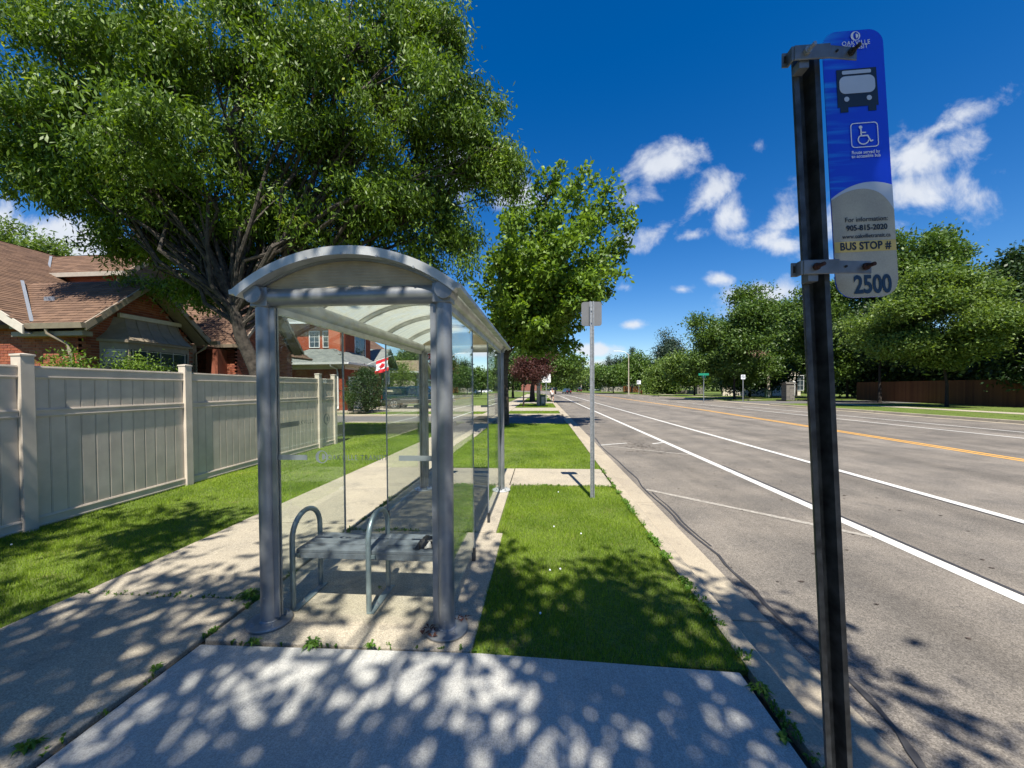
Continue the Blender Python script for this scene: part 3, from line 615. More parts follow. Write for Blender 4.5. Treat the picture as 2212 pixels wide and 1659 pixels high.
# small trees along our verge
def vt(name,label,u,vb,u0,u1,v0,v1,m,bark,n=14000,Y=None,k=7,tr=.12,seed=1,group=None,ll=.2,lw=.12,sigma=.3,tw=30,ymul=.9,th=None,X=None,flat=1.,shell=.45,cat='tree'):
    random.seed(seed)
    B=at(u,vb,Z=0) if Y is None else at(u,vb,Y=Y); B.z=0 if Y else B.z
    Y=B.y; c0=at((u0+u1)/2,(v0+v1)/2,Y=Y); a=at(u0,v0,Y=Y); d=at(u1,v1,Y=Y)
    rx=abs(d.x-a.x)/2; rz=abs(a.z-d.z)/2; ry=min(rx,rz*1.6)*ymul; c=c0-Vector((B.x,B.y,0))
    lob=[(tuple(c),(rx*.55,ry*.55,rz*.6),tw)]+rlobe(c.x,c.y,c.z,rx,ry,rz,tw,k,seed)
    h=max(.6,c.z-rz*.55); th=th or h
    return tree(name,label,(B.x,B.y,0),lob,[(0,0,th*.4),(c.x*.15,0,th*.75),(c.x*.4,c.y*.3,th)],m,bark,n,group=group,ll=ll,lw=lw,sigma=sigma,tr=tr,twigs=4,shell=shell,flat=flat,cat=cat,clump=6,cspread=(ll*1.5,ll*1.5,ll*.7))
vt('purple_leaf_tree','small purple-leaved tree in the verge beyond the maple',1131,878,1096,1188,752,832,L_red,M['bark_dark'],16000,seed=3,tr=.07,ll=.14,lw=.09,sigma=.24)
vt('verge_tree','dark-trunked green tree in the verge behind the purple tree',1150,868,1095,1272,690,825,L_green,M['bark_dark'],26000,seed=4,tr=.3,ll=.32,lw=.2,sigma=.5)
vt('verge_tree','low tree behind the back of the white road sign, left kerb',1200,853,1165,1262,775,842,L_lt,M['bark_dark'],9000,Y=105,seed=5,tr=.2,ll=.5,lw=.3,sigma=.7)
vt('verge_tree','dark tree between the maple trunk and the purple tree',1108,860,1070,1150,745,845,L_dark,M['bark_dark'],9000,Y=62,seed=6,tr=.2,ll=.4,lw=.25,sigma=.6)
# trees across the road  (u,vbase,u0,u1,v0,v1,Y,material,count,leaf)
R=[(2045,880,1840,2155,560,815,31.5,L_lt,90000,.24,'broad feathery light green tree in front of the stained wooden fence'),
 (1586,864,1480,1705,635,835,51,L_green,52000,.34,'maple with a slim dark trunk standing right of the green street sign'),
 (1990,860,1870,2070,462,720,47,L_green,52000,.38,'tallest pale green tree rising right beside the blue bus stop sign'),
 (2150,880,2060,2320,500,800,40,L_dark,42000,.36,'big dark tree at the right edge above the wooden fence'),
 (1830,862,1720,1900,600,825,52,L_green,44000,.38,'dense tree showing behind the bus stop post'),
 (1720,860,1650,1800,632,815,62,L_green,34000,.42,'dense tree left of the bus stop post top among the far trees'),
 (1900,870,1840,1960,620,800,42,L_dark,26000,.34,'dark tree below the number 2500 of the sign'),
 (1655,858,1590,1700,668,800,78,L_green,16000,.55,'round-topped tree behind the no parking sign'),
 (1560,856,1500,1610,675,800,84,L_green,16000,.55,'pointed tree behind the maple by the street sign'),
 (1450,852,1408,1500,712,815,105,L_blue,15000,.5,'blue-green round tree standing tallest left of the street sign'),
 (1500,853,1440,1560,760,840,72,L_lt,13000,.5,'bright rounded low tree left of the street sign'),
 (1420,852,1370,1470,775,846,90,L_lt,11000,.5,'yellowish low tree just right of the tall lamp post'),
 (1385,850,1340,1410,765,846,112,L_green,8000,.7,'olive tree behind the tall lamp post'),
 (1325,848,1285,1360,785,844,110,L_green,8000,.7,'dark rounded tree left of the tall lamp post'),
 (1345,848,1320,1372,770,842,160,L_blue,6000,.7,'grey-green tree behind the pale lamp arm'),
 (1300,846,1275,1330,790,840,170,L_lt,5500,.8,'small bright tree just right of the plain sign post'),
 (1268,846,1240,1290,800,840,185,L_blue,6000,.8,'bluish tree behind the far lamp post'),
 (1235,846,1205,1262,798,842,200,L_green,5000,.9,'green tree at the bend of the road, far off'),
 (1425,848,1380,1470,790,840,150,L_dark,7000,.8,'dark far tree behind the yellowish low tree'),
 (1620,856,1540,1700,770,850,60,L_dark,16000,.42,'dark undergrowth tree behind the stone pillar'),
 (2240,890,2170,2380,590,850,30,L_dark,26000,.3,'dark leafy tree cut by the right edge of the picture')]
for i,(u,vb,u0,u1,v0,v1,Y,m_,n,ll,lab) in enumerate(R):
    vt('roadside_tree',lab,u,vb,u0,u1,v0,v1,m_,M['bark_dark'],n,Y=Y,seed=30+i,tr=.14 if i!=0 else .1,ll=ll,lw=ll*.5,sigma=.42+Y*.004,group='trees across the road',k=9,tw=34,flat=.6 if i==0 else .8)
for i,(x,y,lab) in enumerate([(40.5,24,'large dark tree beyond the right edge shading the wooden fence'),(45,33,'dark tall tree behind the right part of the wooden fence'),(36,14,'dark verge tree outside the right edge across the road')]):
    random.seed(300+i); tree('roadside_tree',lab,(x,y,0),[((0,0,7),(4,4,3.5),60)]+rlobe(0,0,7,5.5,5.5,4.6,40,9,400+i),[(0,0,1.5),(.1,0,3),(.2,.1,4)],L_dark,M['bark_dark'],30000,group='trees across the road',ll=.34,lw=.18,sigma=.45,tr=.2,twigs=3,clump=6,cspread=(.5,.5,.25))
def conifer(label,u,Y,vtop,w,m,n,seed,group='spruces far across the road'):
    random.seed(seed); B=at(u,845,Y=Y); B.z=0; top=at(u,vtop,Y=Y).z; root=thing('spruce_tree',label,'tree',B,group=group)
    T=MB(); T.tube([(0,0,-.1),(0,0,top*.6),(0,0,top*.98)],[.22,.12,.02],7); ends=[]
    for i in range(n):
        t=random.random()**.8; z=.8+(top-.8)*t; a=random.uniform(0,6.28); r=w*(1-t)**.85*(.55+.45*random.random())*(1+.15*math.sin(z*3.3)); 
        p=(r*math.cos(a),r*math.sin(a),z-.25*r); ends.append(p)
        if i%6==0: T.tube([(0,0,z),p],[.035,.01],4,cap=False)
    T.out('trunk',M['bark_dark'],root); leafcloud(ends,14,.22*w/2.2+.1,.5,.16,m,'crown',root,droop=.3)
for i,(lab,u,Y,v,w,n) in enumerate([('tall pine poking up just right of the plain sign post',1315,150,772,4.5,240),('narrow spruce tip right of the tall lamp post',1366,125,752,3.,200),('dark spruce behind the far lamp post',1270,190,795,5.,240),
     ('spruce beside the spruce with the narrow tip',1352,140,775,3.,150),('broad spruce behind the driving black car',1238,215,806,6,220),('pointed evergreen rising above the trees left of the stop post',1628,95,660,3.2,240),('tall pine left of the shelter far right post, seen through its glass',1003,75,785,3.6,260)]):
    conifer(lab,u,Y,v,w,L_blue if i!=6 else L_dark,n,60+i)
# background woods closing the horizon (nobody could count them)
def wood(name,pts,h,depth,n,m,label,ll=.9):
    C=[]
    for i in range(n):
        k=random.random()*(len(pts)-1); j=int(k); p=Vector(pts[j]).lerp(Vector(pts[j+1]),k-j)
        hh=h*(.72+.28*math.sin(p.x*.21+p.y*.13)*math.cos(p.y*.07+1)); C.append((p.x+random.uniform(-depth,depth),p.y+random.uniform(-depth,depth),hh*random.random()**.6))
    o=leafcloud(C,9,1.0,ll,ll*.55,m,name,None); return tag(o,label,'woods',kind='stuff')
random.seed(77)
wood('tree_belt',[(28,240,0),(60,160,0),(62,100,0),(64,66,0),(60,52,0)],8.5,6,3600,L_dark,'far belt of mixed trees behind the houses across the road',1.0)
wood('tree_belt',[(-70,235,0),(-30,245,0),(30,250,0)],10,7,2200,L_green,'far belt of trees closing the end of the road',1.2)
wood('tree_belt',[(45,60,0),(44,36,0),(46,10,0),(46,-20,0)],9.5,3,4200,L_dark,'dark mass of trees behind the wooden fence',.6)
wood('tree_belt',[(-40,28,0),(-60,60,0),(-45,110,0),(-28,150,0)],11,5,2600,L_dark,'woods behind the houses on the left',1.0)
vt('yard_tree','feathery tree top showing over the brown roof at the far left',62,840,30,140,520,560,L_lt,M['bark_dark'],3000,Y=26,seed=81,ll=.3,lw=.1)
# ---------------------------------------------------------------- text
def text(name,s,size,m,parent=None,loc=(0,0,0),rot=(math.pi/2,0,0),align='CENTER',bold=0,sx=1,space=1,ext=.0004):
    cu=bpy.data.curves.new(name,'FONT'); cu.body=s; cu.size=size; cu.align_x=align; cu.align_y='CENTER'; cu.offset=bold; cu.extrude=ext; cu.space_character=space; cu.resolution_u=4
    tmp=bpy.data.objects.new(name,cu); COL.objects.link(tmp); bpy.context.view_layer.update()
    me=bpy.data.meshes.new_from_object(tmp.evaluated_get(bpy.context.evaluated_depsgraph_get())); me.materials.clear(); me.materials.append(m); me.name=name
    bpy.data.objects.remove(tmp); o=link(name,me,parent,loc,rot); o.scale=(sx,1,1); return o
# ---------------------------------------------------------------- BUS SHELTER
XL,XR,YN,YF=-1.93,-.655,2.56,6.13
sh=thing('bus_shelter','grey metal and glass bus shelter with an arched translucent roof','bus shelter',((XL+XR)/2,(YN+YF)/2,0))
O=sh.location.copy()
def S(b,name,m,parent=None,smooth=False,bevel=0):
    """shelter part built in world coordinates, stored about the shelter's base"""
    b.v=[(x-O.x,y-O.y,z-O.z) for x,y,z in b.v]; return b.out(name,m,parent or sh,smooth,bevel)
def bolt(b,x,y,z,r=.009): b.lathe([(r*1.7,z),(r*1.7,z+.004)],(x,y,0),12); b.lathe([(r,z+.004),(r,z+.014),(r*.5,z+.016),(r*.45,z+.028)],(x,y,0),6)
for (x,y,sx,sy) in [(XL,YN,1,1),(XR,YN,-1,1),(XL,YF,1,-1),(XR,YF,-1,-1)]:
    b=MB(); b.lathe([(.055,.02),(.055,2.24)],(x,y,0),32)
    p=S(b,'post',M['alum'],smooth=True)
    b=MB(); b.box(min(x+sx*.05,x+sx*.088),max(x+sx*.05,x+sx*.088),y-.022,y-.006,.05,2.22); b.box(min(x+sx*.05,x+sx*.088),max(x+sx*.05,x+sx*.088),y+.006,y+.022,.05,2.22); b.box(x-.02,x-.006,min(y+sy*.05,y+sy*.085),max(y+sy*.05,y+sy*.085),.05,2.22); b.box(x+.006,x+.02,min(y+sy*.05,y+sy*.085),max(y+sy*.05,y+sy*.085),.05,2.22)
    S(b,'glazing_channel',M['alum'],p,bevel=.002)
    b=MB(); b.lathe([(.142,.002),(.145,.006),(.145,.017),(.142,.021)],(x,y,0),40); b.lathe([(.064,.021),(.064,.028),(.057,.032)],(x,y,0),28); S(b,'base_plate',M['alum_light'] if y>3 else M['alum'],p,smooth=True)
    for a in (45,135,225,315):
        b=MB(); bolt(b,x+.105*math.cos(math.radians(a)),y+.105*math.sin(math.radians(a)),.021,.010); S(b,'bolt',M['galv'],p,smooth=True)
    for z in (.09,.2,): 
        b=MB(); b.tube([(x,y-.054,z),(x,y-.059,z)],.006,10); S(b,'screw',M['galv'],p,smooth=True)
# beams
for y in (YN,YF):
    b=MB(); b.tube([(XL+.06,y,2.285),(XR-.06,y,2.285)],.062,28); p=S(b,'beam',M['alum'] if y<3 else M['alum_light'],smooth=True)
    if y>3:
        for xx in (XL+.2,XL+.32):
            b=MB(); b.tube([(xx,y-.06,2.30),(xx,y-.068,2.30)],.010,10); S(b,'bolt',M['galv_dark'],p,smooth=True)
for x in (XL,XR):
    b=MB(); b.tube([(x,YN+.06,2.305),(x,YF-.06,2.305)],.060,24); b.box(x-.018,x+.018,YN+.08,YF-.08,2.20,2.25); p=S(b,'beam',M['alum_light'],smooth=True)
for x in (XL,XR):
    for y,s in ((YN,-1),(YF,1)):
        b=MB(); ys_=(y-.09,y+.065) if s<0 else (y-.065,y+.09)
        o_=-1 if x==XL else 1
        b.tube([(x+o_*.022,ys_[0],2.300),(x+o_*.022,ys_[1],2.300)],.064,28); b.box(x-.062 if o_>0 else x-.06,x+.062,y-.06,y+.06,2.22,2.35)
        p=S(b,'corner_block',M['alum'],smooth=True,bevel=.004)
        for a in (60,240,330):
            b=MB(); yy=ys_[0]-.001 if s<0 else ys_[1]+.001; c_=(x+o_*.022+.05*math.cos(math.radians(a)),2.300+.05*math.sin(math.radians(a)))
            b.tube([(c_[0],yy,c_[1]),(c_[0],yy-.003 if s<0 else yy+.003,c_[1])],.005,8); S(b,'screw',M['galv'],p)
# arch geometry
xc=-1.305; half=.775; rise=.27; R_=(half**2+rise**2)/(2*rise); zc=2.588-R_
amax=math.asin(half/R_)
def arc(r,n=26,a=amax): return [(xc+r*math.sin(t),zc+r*math.cos(t)) for t in [ -a+2*a*i/n for i in range(n+1)]]
def arcband(b,r0,r1,y0,y1,a=amax,n=26):
    A=arc(r0,n,a);B=arc(r1,n,a); k=n+1
    vs=[(x,y0,z) for x,z in A]+[(x,y0,z) for x,z in B]+[(x,y1,z) for x,z in A]+[(x,y1,z) for x,z in B]
    fs=[]
    for i in range(n):
        fs+=[(i,i+1,k+i+1,k+i),(2*k+i,3*k+i,3*k+i+1,2*k+i+1),(k+i,k+i+1,3*k+i+1,3*k+i),(i,2*k+i,2*k+i+1,i+1)]
    fs+=[(0,k,3*k,2*k),(n,2*k+n,3*k+n,k+n)]
    b.add(vs,fs)
for y0,y1 in ((YN-.115,YN-.035),(YF+.30,YF+.37)):
    b=MB(); arcband(b,R_-.052,R_+.004,y0,y1); S(b,'roof_arch',M['alum_light'],smooth=True)
b=MB(); arcband(b,R_-.068,R_-.053,YN-.04,YN-.02,amax*.9); p=S(b,'arch_trim',M['alum'],smooth=True)
for t in (-.62,-.3,0,.3,.62):
    b=MB(); q=(xc+(R_-.05)*math.sin(t*amax),zc+(R_-.05)*math.cos(t*amax)); b.tube([(q[0],YN-.116,q[1]),(q[0],YN-.121,q[1])],.008,10); S(b,'screw',M['galv'],p,smooth=True)
# infill under the front and rear arches, finely ribbed
for yy in (YN-.005,YF):
    z=2.335; b=MB(); k=0
    while True:
        zt=z+.0105
        if zt>zc+R_-.048: break
        w1=math.sqrt(max(0,(R_-.046)**2-(z+.010-zc)**2)); w1=min(w1,XR-xc-.045); b.box(xc-w1,xc+w1,yy-.004-.0035*(k%2),yy+.004,z,z+.0102); z+=.0105; k+=1
    S(b,'infill_panel',M['infill'])
# ribs and roof sheets
rb=[YN-.03+(YF+.32-YN+.03)*i/5 for i in range(6)]
for i in range(5):
    b=MB(); arcband(b,R_+.005,R_+.011,rb[i]+.012,rb[i+1]-.012); S(b,'roof_panel',M['poly'],smooth=True)
    if i:
        b=MB(); arcband(b,R_-.035,R_+.004,rb[i]-.016,rb[i]+.016,amax*.97); S(b,'rib',M['alum_light'],smooth=True)
        b=MB(); arcband(b,R_+.012,R_+.020,rb[i]-.024,rb[i]+.024,amax); S(b,'cover_strip',M['alum_light'],smooth=True)
for s in (-1,1):
    xe=xc+s*half; b=MB(); b.prism([(xe-s*.03,YN-.115,zc+math.cos(amax)*R_+.018),(xe+s*.018,YN-.115,zc+math.cos(amax)*R_+.004),(xe+s*.015,YN-.115,zc+math.cos(amax)*R_-.026),(xe-s*.05,YN-.115,zc+math.cos(amax)*R_-.02)],(0,YF+.37-YN+.115,0)); S(b,'roof_edge',M['alum_light'],bevel=.002)
# glass
def pane(x0,x1,y0,y1,z0,z1,m=None):
    b=MB(); b.box(x0,x1,y0,y1,z0,z1); return S(b,'glass_pane',m or M['glass'])
fp=pane(XL+.075,XR-.075,YN-.004,YN+.004,.08,2.215)
bp=pane(XL+.075,XR-.075,YF-.004,YF+.004,.08,2.215)
zb=1.175
def band(pn,y,z,x0,x1,h=.036):
    b=MB(); b.box(x0,x1,y-.0015,y,z-h/2,z+h/2); return S(b,'frosted_band',M['etch'],pn)
def badge(pn,cx_,y,z,r,ax='x',m=None):
    """round emblem: a thick crescent O with a leaf inside"""
    b=MB(); n=28
    P=lambda a,c_:(cx_+a,y,z+c_) if ax=='x' else (y,cx_+a,z+c_)
    vs=[];fs=[]
    for i in range(n):
        t=2*math.pi*i/n; vs+=[P(r*math.cos(t),r*math.sin(t)),P(r*.12+r*.62*math.cos(t),r*.86*math.sin(t))]
    for i in range(n): j=(i+1)%n; fs.append((2*i,2*i+1,2*j+1,2*j))
    b.add(vs,fs); lf=[(.18,-.6),(.42,-.35),(.62,-.3),(.5,-.1),(.68,.08),(.48,.2),(.52,.42),(.3,.38),(.18,.62),(.08,.3),(.05,-.2)]; b.poly([P(r*a,r*c_) for a,c_ in lf]); return b
for pn,y,zz in ((fp,YN-.0045,zb),(bp,YF-.0045,1.36)):
    band(pn,y,zz,XL+.075,XL+.30); band(pn,y,zz,XR-.32,XR-.075)
    b=badge(pn,XL+.405,y-.001,zz+.005,.045); S(b,'emblem',M['letter'],pn)
    t=text('lettering','OAKVILLE TRANSIT',.052,M['letter'],pn,(xc+.035-O.x,y-.001-O.y,zz),align='CENTER',space=1.25); t.scale=(.78,1,1)
for x,m_ in ((XL,M['glass_side']),(XR,M['glass_side'])):
    for y0,y1 in ((YN+.07,3.62),(4.66,YF-.075)):
        p=pane(x-.004,x+.004,y0,y1,.12,2.215,m_)
        b=MB(); ye=y1 if y1<4 else y0; b.box(x-.0065,x+.0065,ye-.007,ye+.007,.115,2.215); S(b,'pane_edge',M['galv'],p)
        b=MB(); b.box(x-.0055,x-.0045,y0+.02,y0+.3,1.36,1.40) if y1<4 else b.box(x-.0055,x-.0045,y1-.35,y1-.03,1.36,1.40); S(b,'frosted_band',M['etch'],p)
        b=MB(); b.box(x-.016,x+.016,ye-.02,ye+.02,.0,.125); S(b,'pane_foot',M['galv_dark'],p)
t=text('lettering','OAKVILLE',.05,M['letter'],fp,(XL-.006-O.x,3.0-O.y,1.38),(math.pi/2,0,math.pi/2),space=1.2)
S(badge(fp,3.33,XL-.0065,1.38,.05,'y'),'emblem',M['letter'],fp)
# ---------------------------------------------------------------- BENCH
bn=thing('bench','grey slatted metal bench with looped tube armrests inside the shelter','bench',(-1.3,2.9,0)); O2=bn.location.copy()
def B2(b,name,m,smooth=False,bevel=0,par=None): b.v=[(x-O2.x,y-O2.y,z) for x,y,z in b.v]; return b.out(name,m,par or bn,smooth,bevel)
for i in range(3):
    b=MB(); b.box(-1.845,-.715,2.735+i*.118,2.735+i*.118+.106,.425,.452); B2(b,'slat',M['slat'],bevel=.004)
b=MB(); b.box(-1.84,-.72,2.735,2.742,.385,.424); B2(b,'front_rail',M['slat'],bevel=.002)
for x in (-1.86,-1.275):
    yA,yB=2.715,3.075; r=(yB-yA)/2; pts=[(x,yA,.012),(x,yA,.3),(x,yA,.525)]+[(x,(yA+yB)/2-r*math.cos(t),.525+r*math.sin(t)*.98) for t in [math.pi*k/14 for k in range(1,14)]]+[(x,yB,.525),(x,yB,.3),(x,yB,.012)]
    b=MB(); b.tube(pts,.0195,16); h=B2(b,'hoop_support',M['bench'],smooth=True)
    b=MB(); b.box(x-.012,x+.045,yA-.02,yB+.03,.003,.012); B2(b,'foot_bar',M['bench'],par=h,bevel=.002)
    for yy in (yA+.09,yB-.07):
        b=MB(); bolt(b,x+.025,yy,.012,.008); B2(b,'bolt',M['galv'],True,par=h)
    b=MB(); b.box(x+.015,x+.05,yA,yB,.40,.424); B2(b,'seat_bracket',M['bench'],par=h)
for i in range(3):
    for x in (-1.80,-1.235):
        b=MB(); b.lathe([(.007,.452),(.005,.4545)],(x,2.788+i*.118,0),10); B2(b,'bolt',M['galv'],True)
# crumpled black bag
b=MB(); random.seed(3); nx_,ny_=9,8; vs=[]
for j in range(ny_+1):
    for i in range(nx_+1):
        a=i/nx_;c_=j/ny_; e=min(i,nx_-i,j,ny_-j)
        vs.append((-.955+a*.185+c_*.02+.012*random.uniform(-1,1)+(.04*c_ if a>.5 else 0),2.77+c_*.20+a*.04+.014*random.uniform(-1,1),.456+(0.004 if e==0 else .018+random.uniform(0,.034))))
k=nx_+1; fs=[(j*k+i,j*k+i+1,(j+1)*k+i+1,(j+1)*k+i) for j in range(ny_) for i in range(nx_)]
b.add(vs,fs); o=b.out('plastic_bag',M['black']); s_=o.modifiers.new('s','SOLIDIFY'); s_.thickness=.004; tag(o,'crumpled shiny black plastic bag lying on the shelter bench','bag')
# ---------------------------------------------------------------- BUS STOP POST AND SIGN
px0,py0=.769,1.0
bs=thing('bus_stop_sign','blue and silver bus stop sign numbered 2500 on a dark steel channel post at right','bus stop sign',(px0,py0,0))
lean=-.052
def hat(z): return px0+lean*(z-.2)
def P3(x,y,z): return (x+lean*z-.0+.0,y,z)
sec=[(a*.86,c_) for a,c_ in [(-.035,-.004),(-.021,-.004),(-.0125,.026),(.0125,.026),(.021,-.004),(.035,-.004),(.035,.0),(.0235,.0),(.0155,.030),(-.0155,.030),(-.0235,0),(-.035,0)]]
b=MB(); n=len(sec); Z0,Z1=-.1,2.468
b.add([P3(x,y,Z0) for x,y in sec]+[P3(x,y,Z1) for x,y in sec],[(i,(i+1)%n,n+(i+1)%n,n+i) for i in range(n)]+[(0,1,10,11),(1,2,9,10),(2,3,8,9),(3,4,7,8),(4,5,6,7)]+[tuple(n+i for i in f[::-1]) for f in [(0,1,10,11),(1,2,9,10),(2,3,8,9),(3,4,7,8),(4,5,6,7)]])
post=b.out('post',M['galv_dark'],bs)
for i in range(56):
    z=.35+i*.0381; q=P3(-.0145,.0105,z); b=MB(); b.tube([(q[0],q[1]+.003,q[2]),(q[0]-.0018,q[1]-.0006,q[2])],.0042,8); b.out('punched_hole',M['darkrubber'],post)
# panel
pn=bpy.data.objects.new('sign_panel',None); 
tilt=math.radians(5.0)
def rrect(x0,x1,z0,z1,rt,rb,n=10):
    pts=[]
    for (cx_,cz,r,a0) in ((x1-rt,z1-rt,rt,0),(x0+rt,z1-rt,rt,90),(x0+rb,z0+rb,rb,180),(x1-rb,z0+rb,rb,270)):
        for k in range(n+1): a=math.radians(a0+90*k/n); pts.append((cx_+r*math.cos(a),cz+r*math.sin(a)))
    return pts
hw,Ht=.0735,.662
out_=rrect(-hw,hw,-Ht,0,.036,.042)
b=MB(); b.prism([(x,0,z) for x,z in out_],(0,.0025,0)); panel=b.out('sign_panel',M['bluesign'],bs)
panel.location=(.7935-px0+.0,.058,2.53); panel.rotation_euler=(-math.radians(3.2),math.radians(-1.1),math.radians(0)); panel.scale=(1,1,1.052)
panel.location=Vector(at(1840,66,Y=1.075))-Vector((px0,py0,0))
def clip(poly,zmax):
    """area of the panel below curve zmax(x)"""
    xs=[-hw+2*hw*i/40 for i in range(41)]
    def zlo(x):
        r=.042; d=abs(x)-(hw-r)
        return -Ht+(r-math.sqrt(max(0,r*r-d*d)) if d>0 else 0)
    return [(x,zmax(x)) for x in xs]+[(x,zlo(x)) for x in reversed(xs)]
def flat(pts,y,name,m,par=None,t=.0003):
    b=MB(); b.prism([(x,y,z) for x,z in pts],(0,t,0)); return b.out(name,m,par or panel)
f1=lambda x:-.385-.0+(-4.0*(x-.022)**2)+.003
f2=lambda x:-.398-(7.0*(x-.0)**2 if x>0 else 4.6*x*x)-(60*max(0,x-.03)**2.6)
flat(clip(None,f1),-.0010,'silver_field',M['sign_silver']); flat(clip(None,lambda x:min(f2(x),f1(x)-.0015)),-.0016,'tan_field',M['sign_tan'])
flat([(-hw+.001,-.552),(hw-.001,-.552),(hw-.001,-.526),(-hw+.001,-.526)],-.0022,'yellow_sticker',M['sign_yellow'])
T=lambda s,x,z,sz,m,bold=0,sx=1,y=-.0028,sp=1: text('lettering',s,sz,m,panel,(x,y,z),bold=bold,sx=sx,space=sp,ext=.0002)
T('For information:',.006,-.474,.0165,M['ink'],0,.93); T('905-815-2020',.006,-.4945,.0185,M['ink'],.0004,.93); T('www.oakvilletransit.ca',.004,-.5145,.0142,M['ink'],0,.88)
T('BUS STOP #',.0,-.539,.0255,M['ink'],.0007,.86,sp=1.05); T('2500',.012,-.634,.060,M['navy'],.0018,.74)
T('OAKVILLE',.006,-.0345,.0155,M['signwhite'],.0,.92,sp=1.1); T('TRANSIT',.006,-.0455,.0145,M['signwhite'],0,.9,sp=1.12)
T('Route served by',.014,-.309,.0115,M['signwhite'],.0001,.88); T('an accessible bus',.014,-.3185,.0115,M['signwhite'],.0001,.88)
b=badge(None,.006,-.0024,-.0165,.0115); b.out('emblem',M['signwhite'],panel)
# bus pictogram
bus=[(-.048,-.098),(.048,-.098),(.049,-.193),(.043,-.193),(.043,-.206),(.024,-.206),(.024,-.193),(-.024,-.193),(-.024,-.206),(-.043,-.206),(-.043,-.193),(-.049,-.193)]
flat([(x+.004,z) for x,z in bus],-.0012,'bus_pictogram',M['ink'])
flat([(x+.004,z) for x,z in rrect(-.035,.035,-.111,-.102,.003,.003,4)],-.0018,'bus_pictogram',M['sign_silver'])
flat([(x+.004,z) for x,z in rrect(-.043,.043,-.160,-.116,.015,.015,6)],-.0018,'bus_pictogram',M['sign_silver'])
for s in (-1,1): flat([(s*.027+.004+.0062*math.cos(t),-.1735+.0062*math.sin(t)) for t in [2*math.pi*k/18 for k in range(18)]],-.0018,'bus_pictogram',M['sign_silver'])
# wheelchair symbol
def ring(pts_o,pts_i,y,name,m):
    b=MB(); n=len(pts_o); b.add([(x,y,z) for x,z in pts_o]+[(x,y,z) for x,z in pts_i],[(i,n+i,n+(i+1)%n,(i+1)%n) for i in range(n)]); return b.out(name,m,panel)
wx,wz=.014,-.266
ring([(x+wx,z+wz) for x,z in rrect(-.033,.033,-.031,.031,.009,.009,6)],[(x+wx,z+wz) for x,z in rrect(-.0308,.0308,-.0288,.0288,.0075,.0075,6)],-.0024,'accessibility_symbol',M['signwhite'])
def stroke(pts,w,closed=False):
    b=MB(); P=[Vector((x+wx,0,z+wz)) for x,z in pts]
    for i in range(len(P)-1):
        d=(P[i+1]-P[i]).normalized(); nn=Vector((-d.z,0,d.x))*w/2; e=d*w*.25
        b.poly([q+Vector((0,-.0025-i*.00001,0)) for q in (P[i]-nn-e,P[i+1]-nn+e,P[i+1]+nn+e,P[i]+nn-e)])
    b.out('accessibility_symbol',M['signwhite'],panel)
stroke([(-.008,.014),(-.008,-.002),(.007,-.002),(.014,-.0165),(.019,-.0145)],.0034); stroke([(-.008,.006),(.003,.006)],.003)
stroke([(-.0035+.0125*math.cos(t),-.0115+.0115*math.sin(t)) for t in [math.radians(120+i*21) for i in range(12)]],.0028)
flat([(wx-.0085+.0042*math.cos(t),wz+.0195+.0042*math.sin(t)) for t in [2*math.pi*k/16 for k in range(16)]],-.0024,'accessibility_symbol',M['signwhite'])
# brackets
for (ul,ur,vm,nm) in ((1700,1856,118,0),(1720,1888,578,1)):
    A=at(ul,vm-(2 if nm==0 else 0),Y=.966); B_=at(ur,vm+(2 if nm==0 else 0),Y=.972); off=Vector((px0,py0,0)); A-=off;B_-=off
    h_=.034
    b=MB(); xx=A.x; 
    b.box(A.x,A.x+.014,-.016,-.012,A.z-h_/2,A.z+h_/2); b.box(A.x+.011,A.x+.016,-.034,-.012,A.z-h_/2,A.z+h_/2); b.box(A.x+.016,A.x+.096,-.036,-.032,A.z-h_/2,A.z+h_/2)
    b.obox((A.x+.096,-.034,A.z-h_/2+.001),(B_.x-A.x-.096,.012,0),(0,.0035,0),(0,0,h_-.004))
    br=b.out('bracket',M['bracket'],bs,bevel=.0015)
    for xb,mm in ((A.x+.043,M['rust'] if nm else M['galv']),(B_.x-.016,M['rust'] if nm else M['darkrubber'])):
        yb=-.036 if xb<A.x+.09 else -.024
        b=MB(); b.tube([(xb,yb,A.z),(xb,yb-.007,A.z)],.0085,6); b.tube([(xb,yb,A.z),(xb+.004,yb-.022,A.z+.001)],.0045,10); b.out('bolt',mm,br,smooth=False)
    b=MB(); b.tube([(A.x+.112,-.031,A.z),(A.x+.112,-.0345,A.z)],.0028,10); b.out('bracket_hole',M['darkrubber'],br)
    b=MB(); b.box(A.x+.004,A.x+.009,-.0175,-.0161,A.z-.008,A.z+.008); b.out('bracket_slot',M['darkrubber'],br)
    b=MB(); b.box(A.x+.03,A.x+.052,-.03,-.005,A.z-h_/2-.015,A.z-h_/2+.004); b.out('clamp',M['bracket'],br)
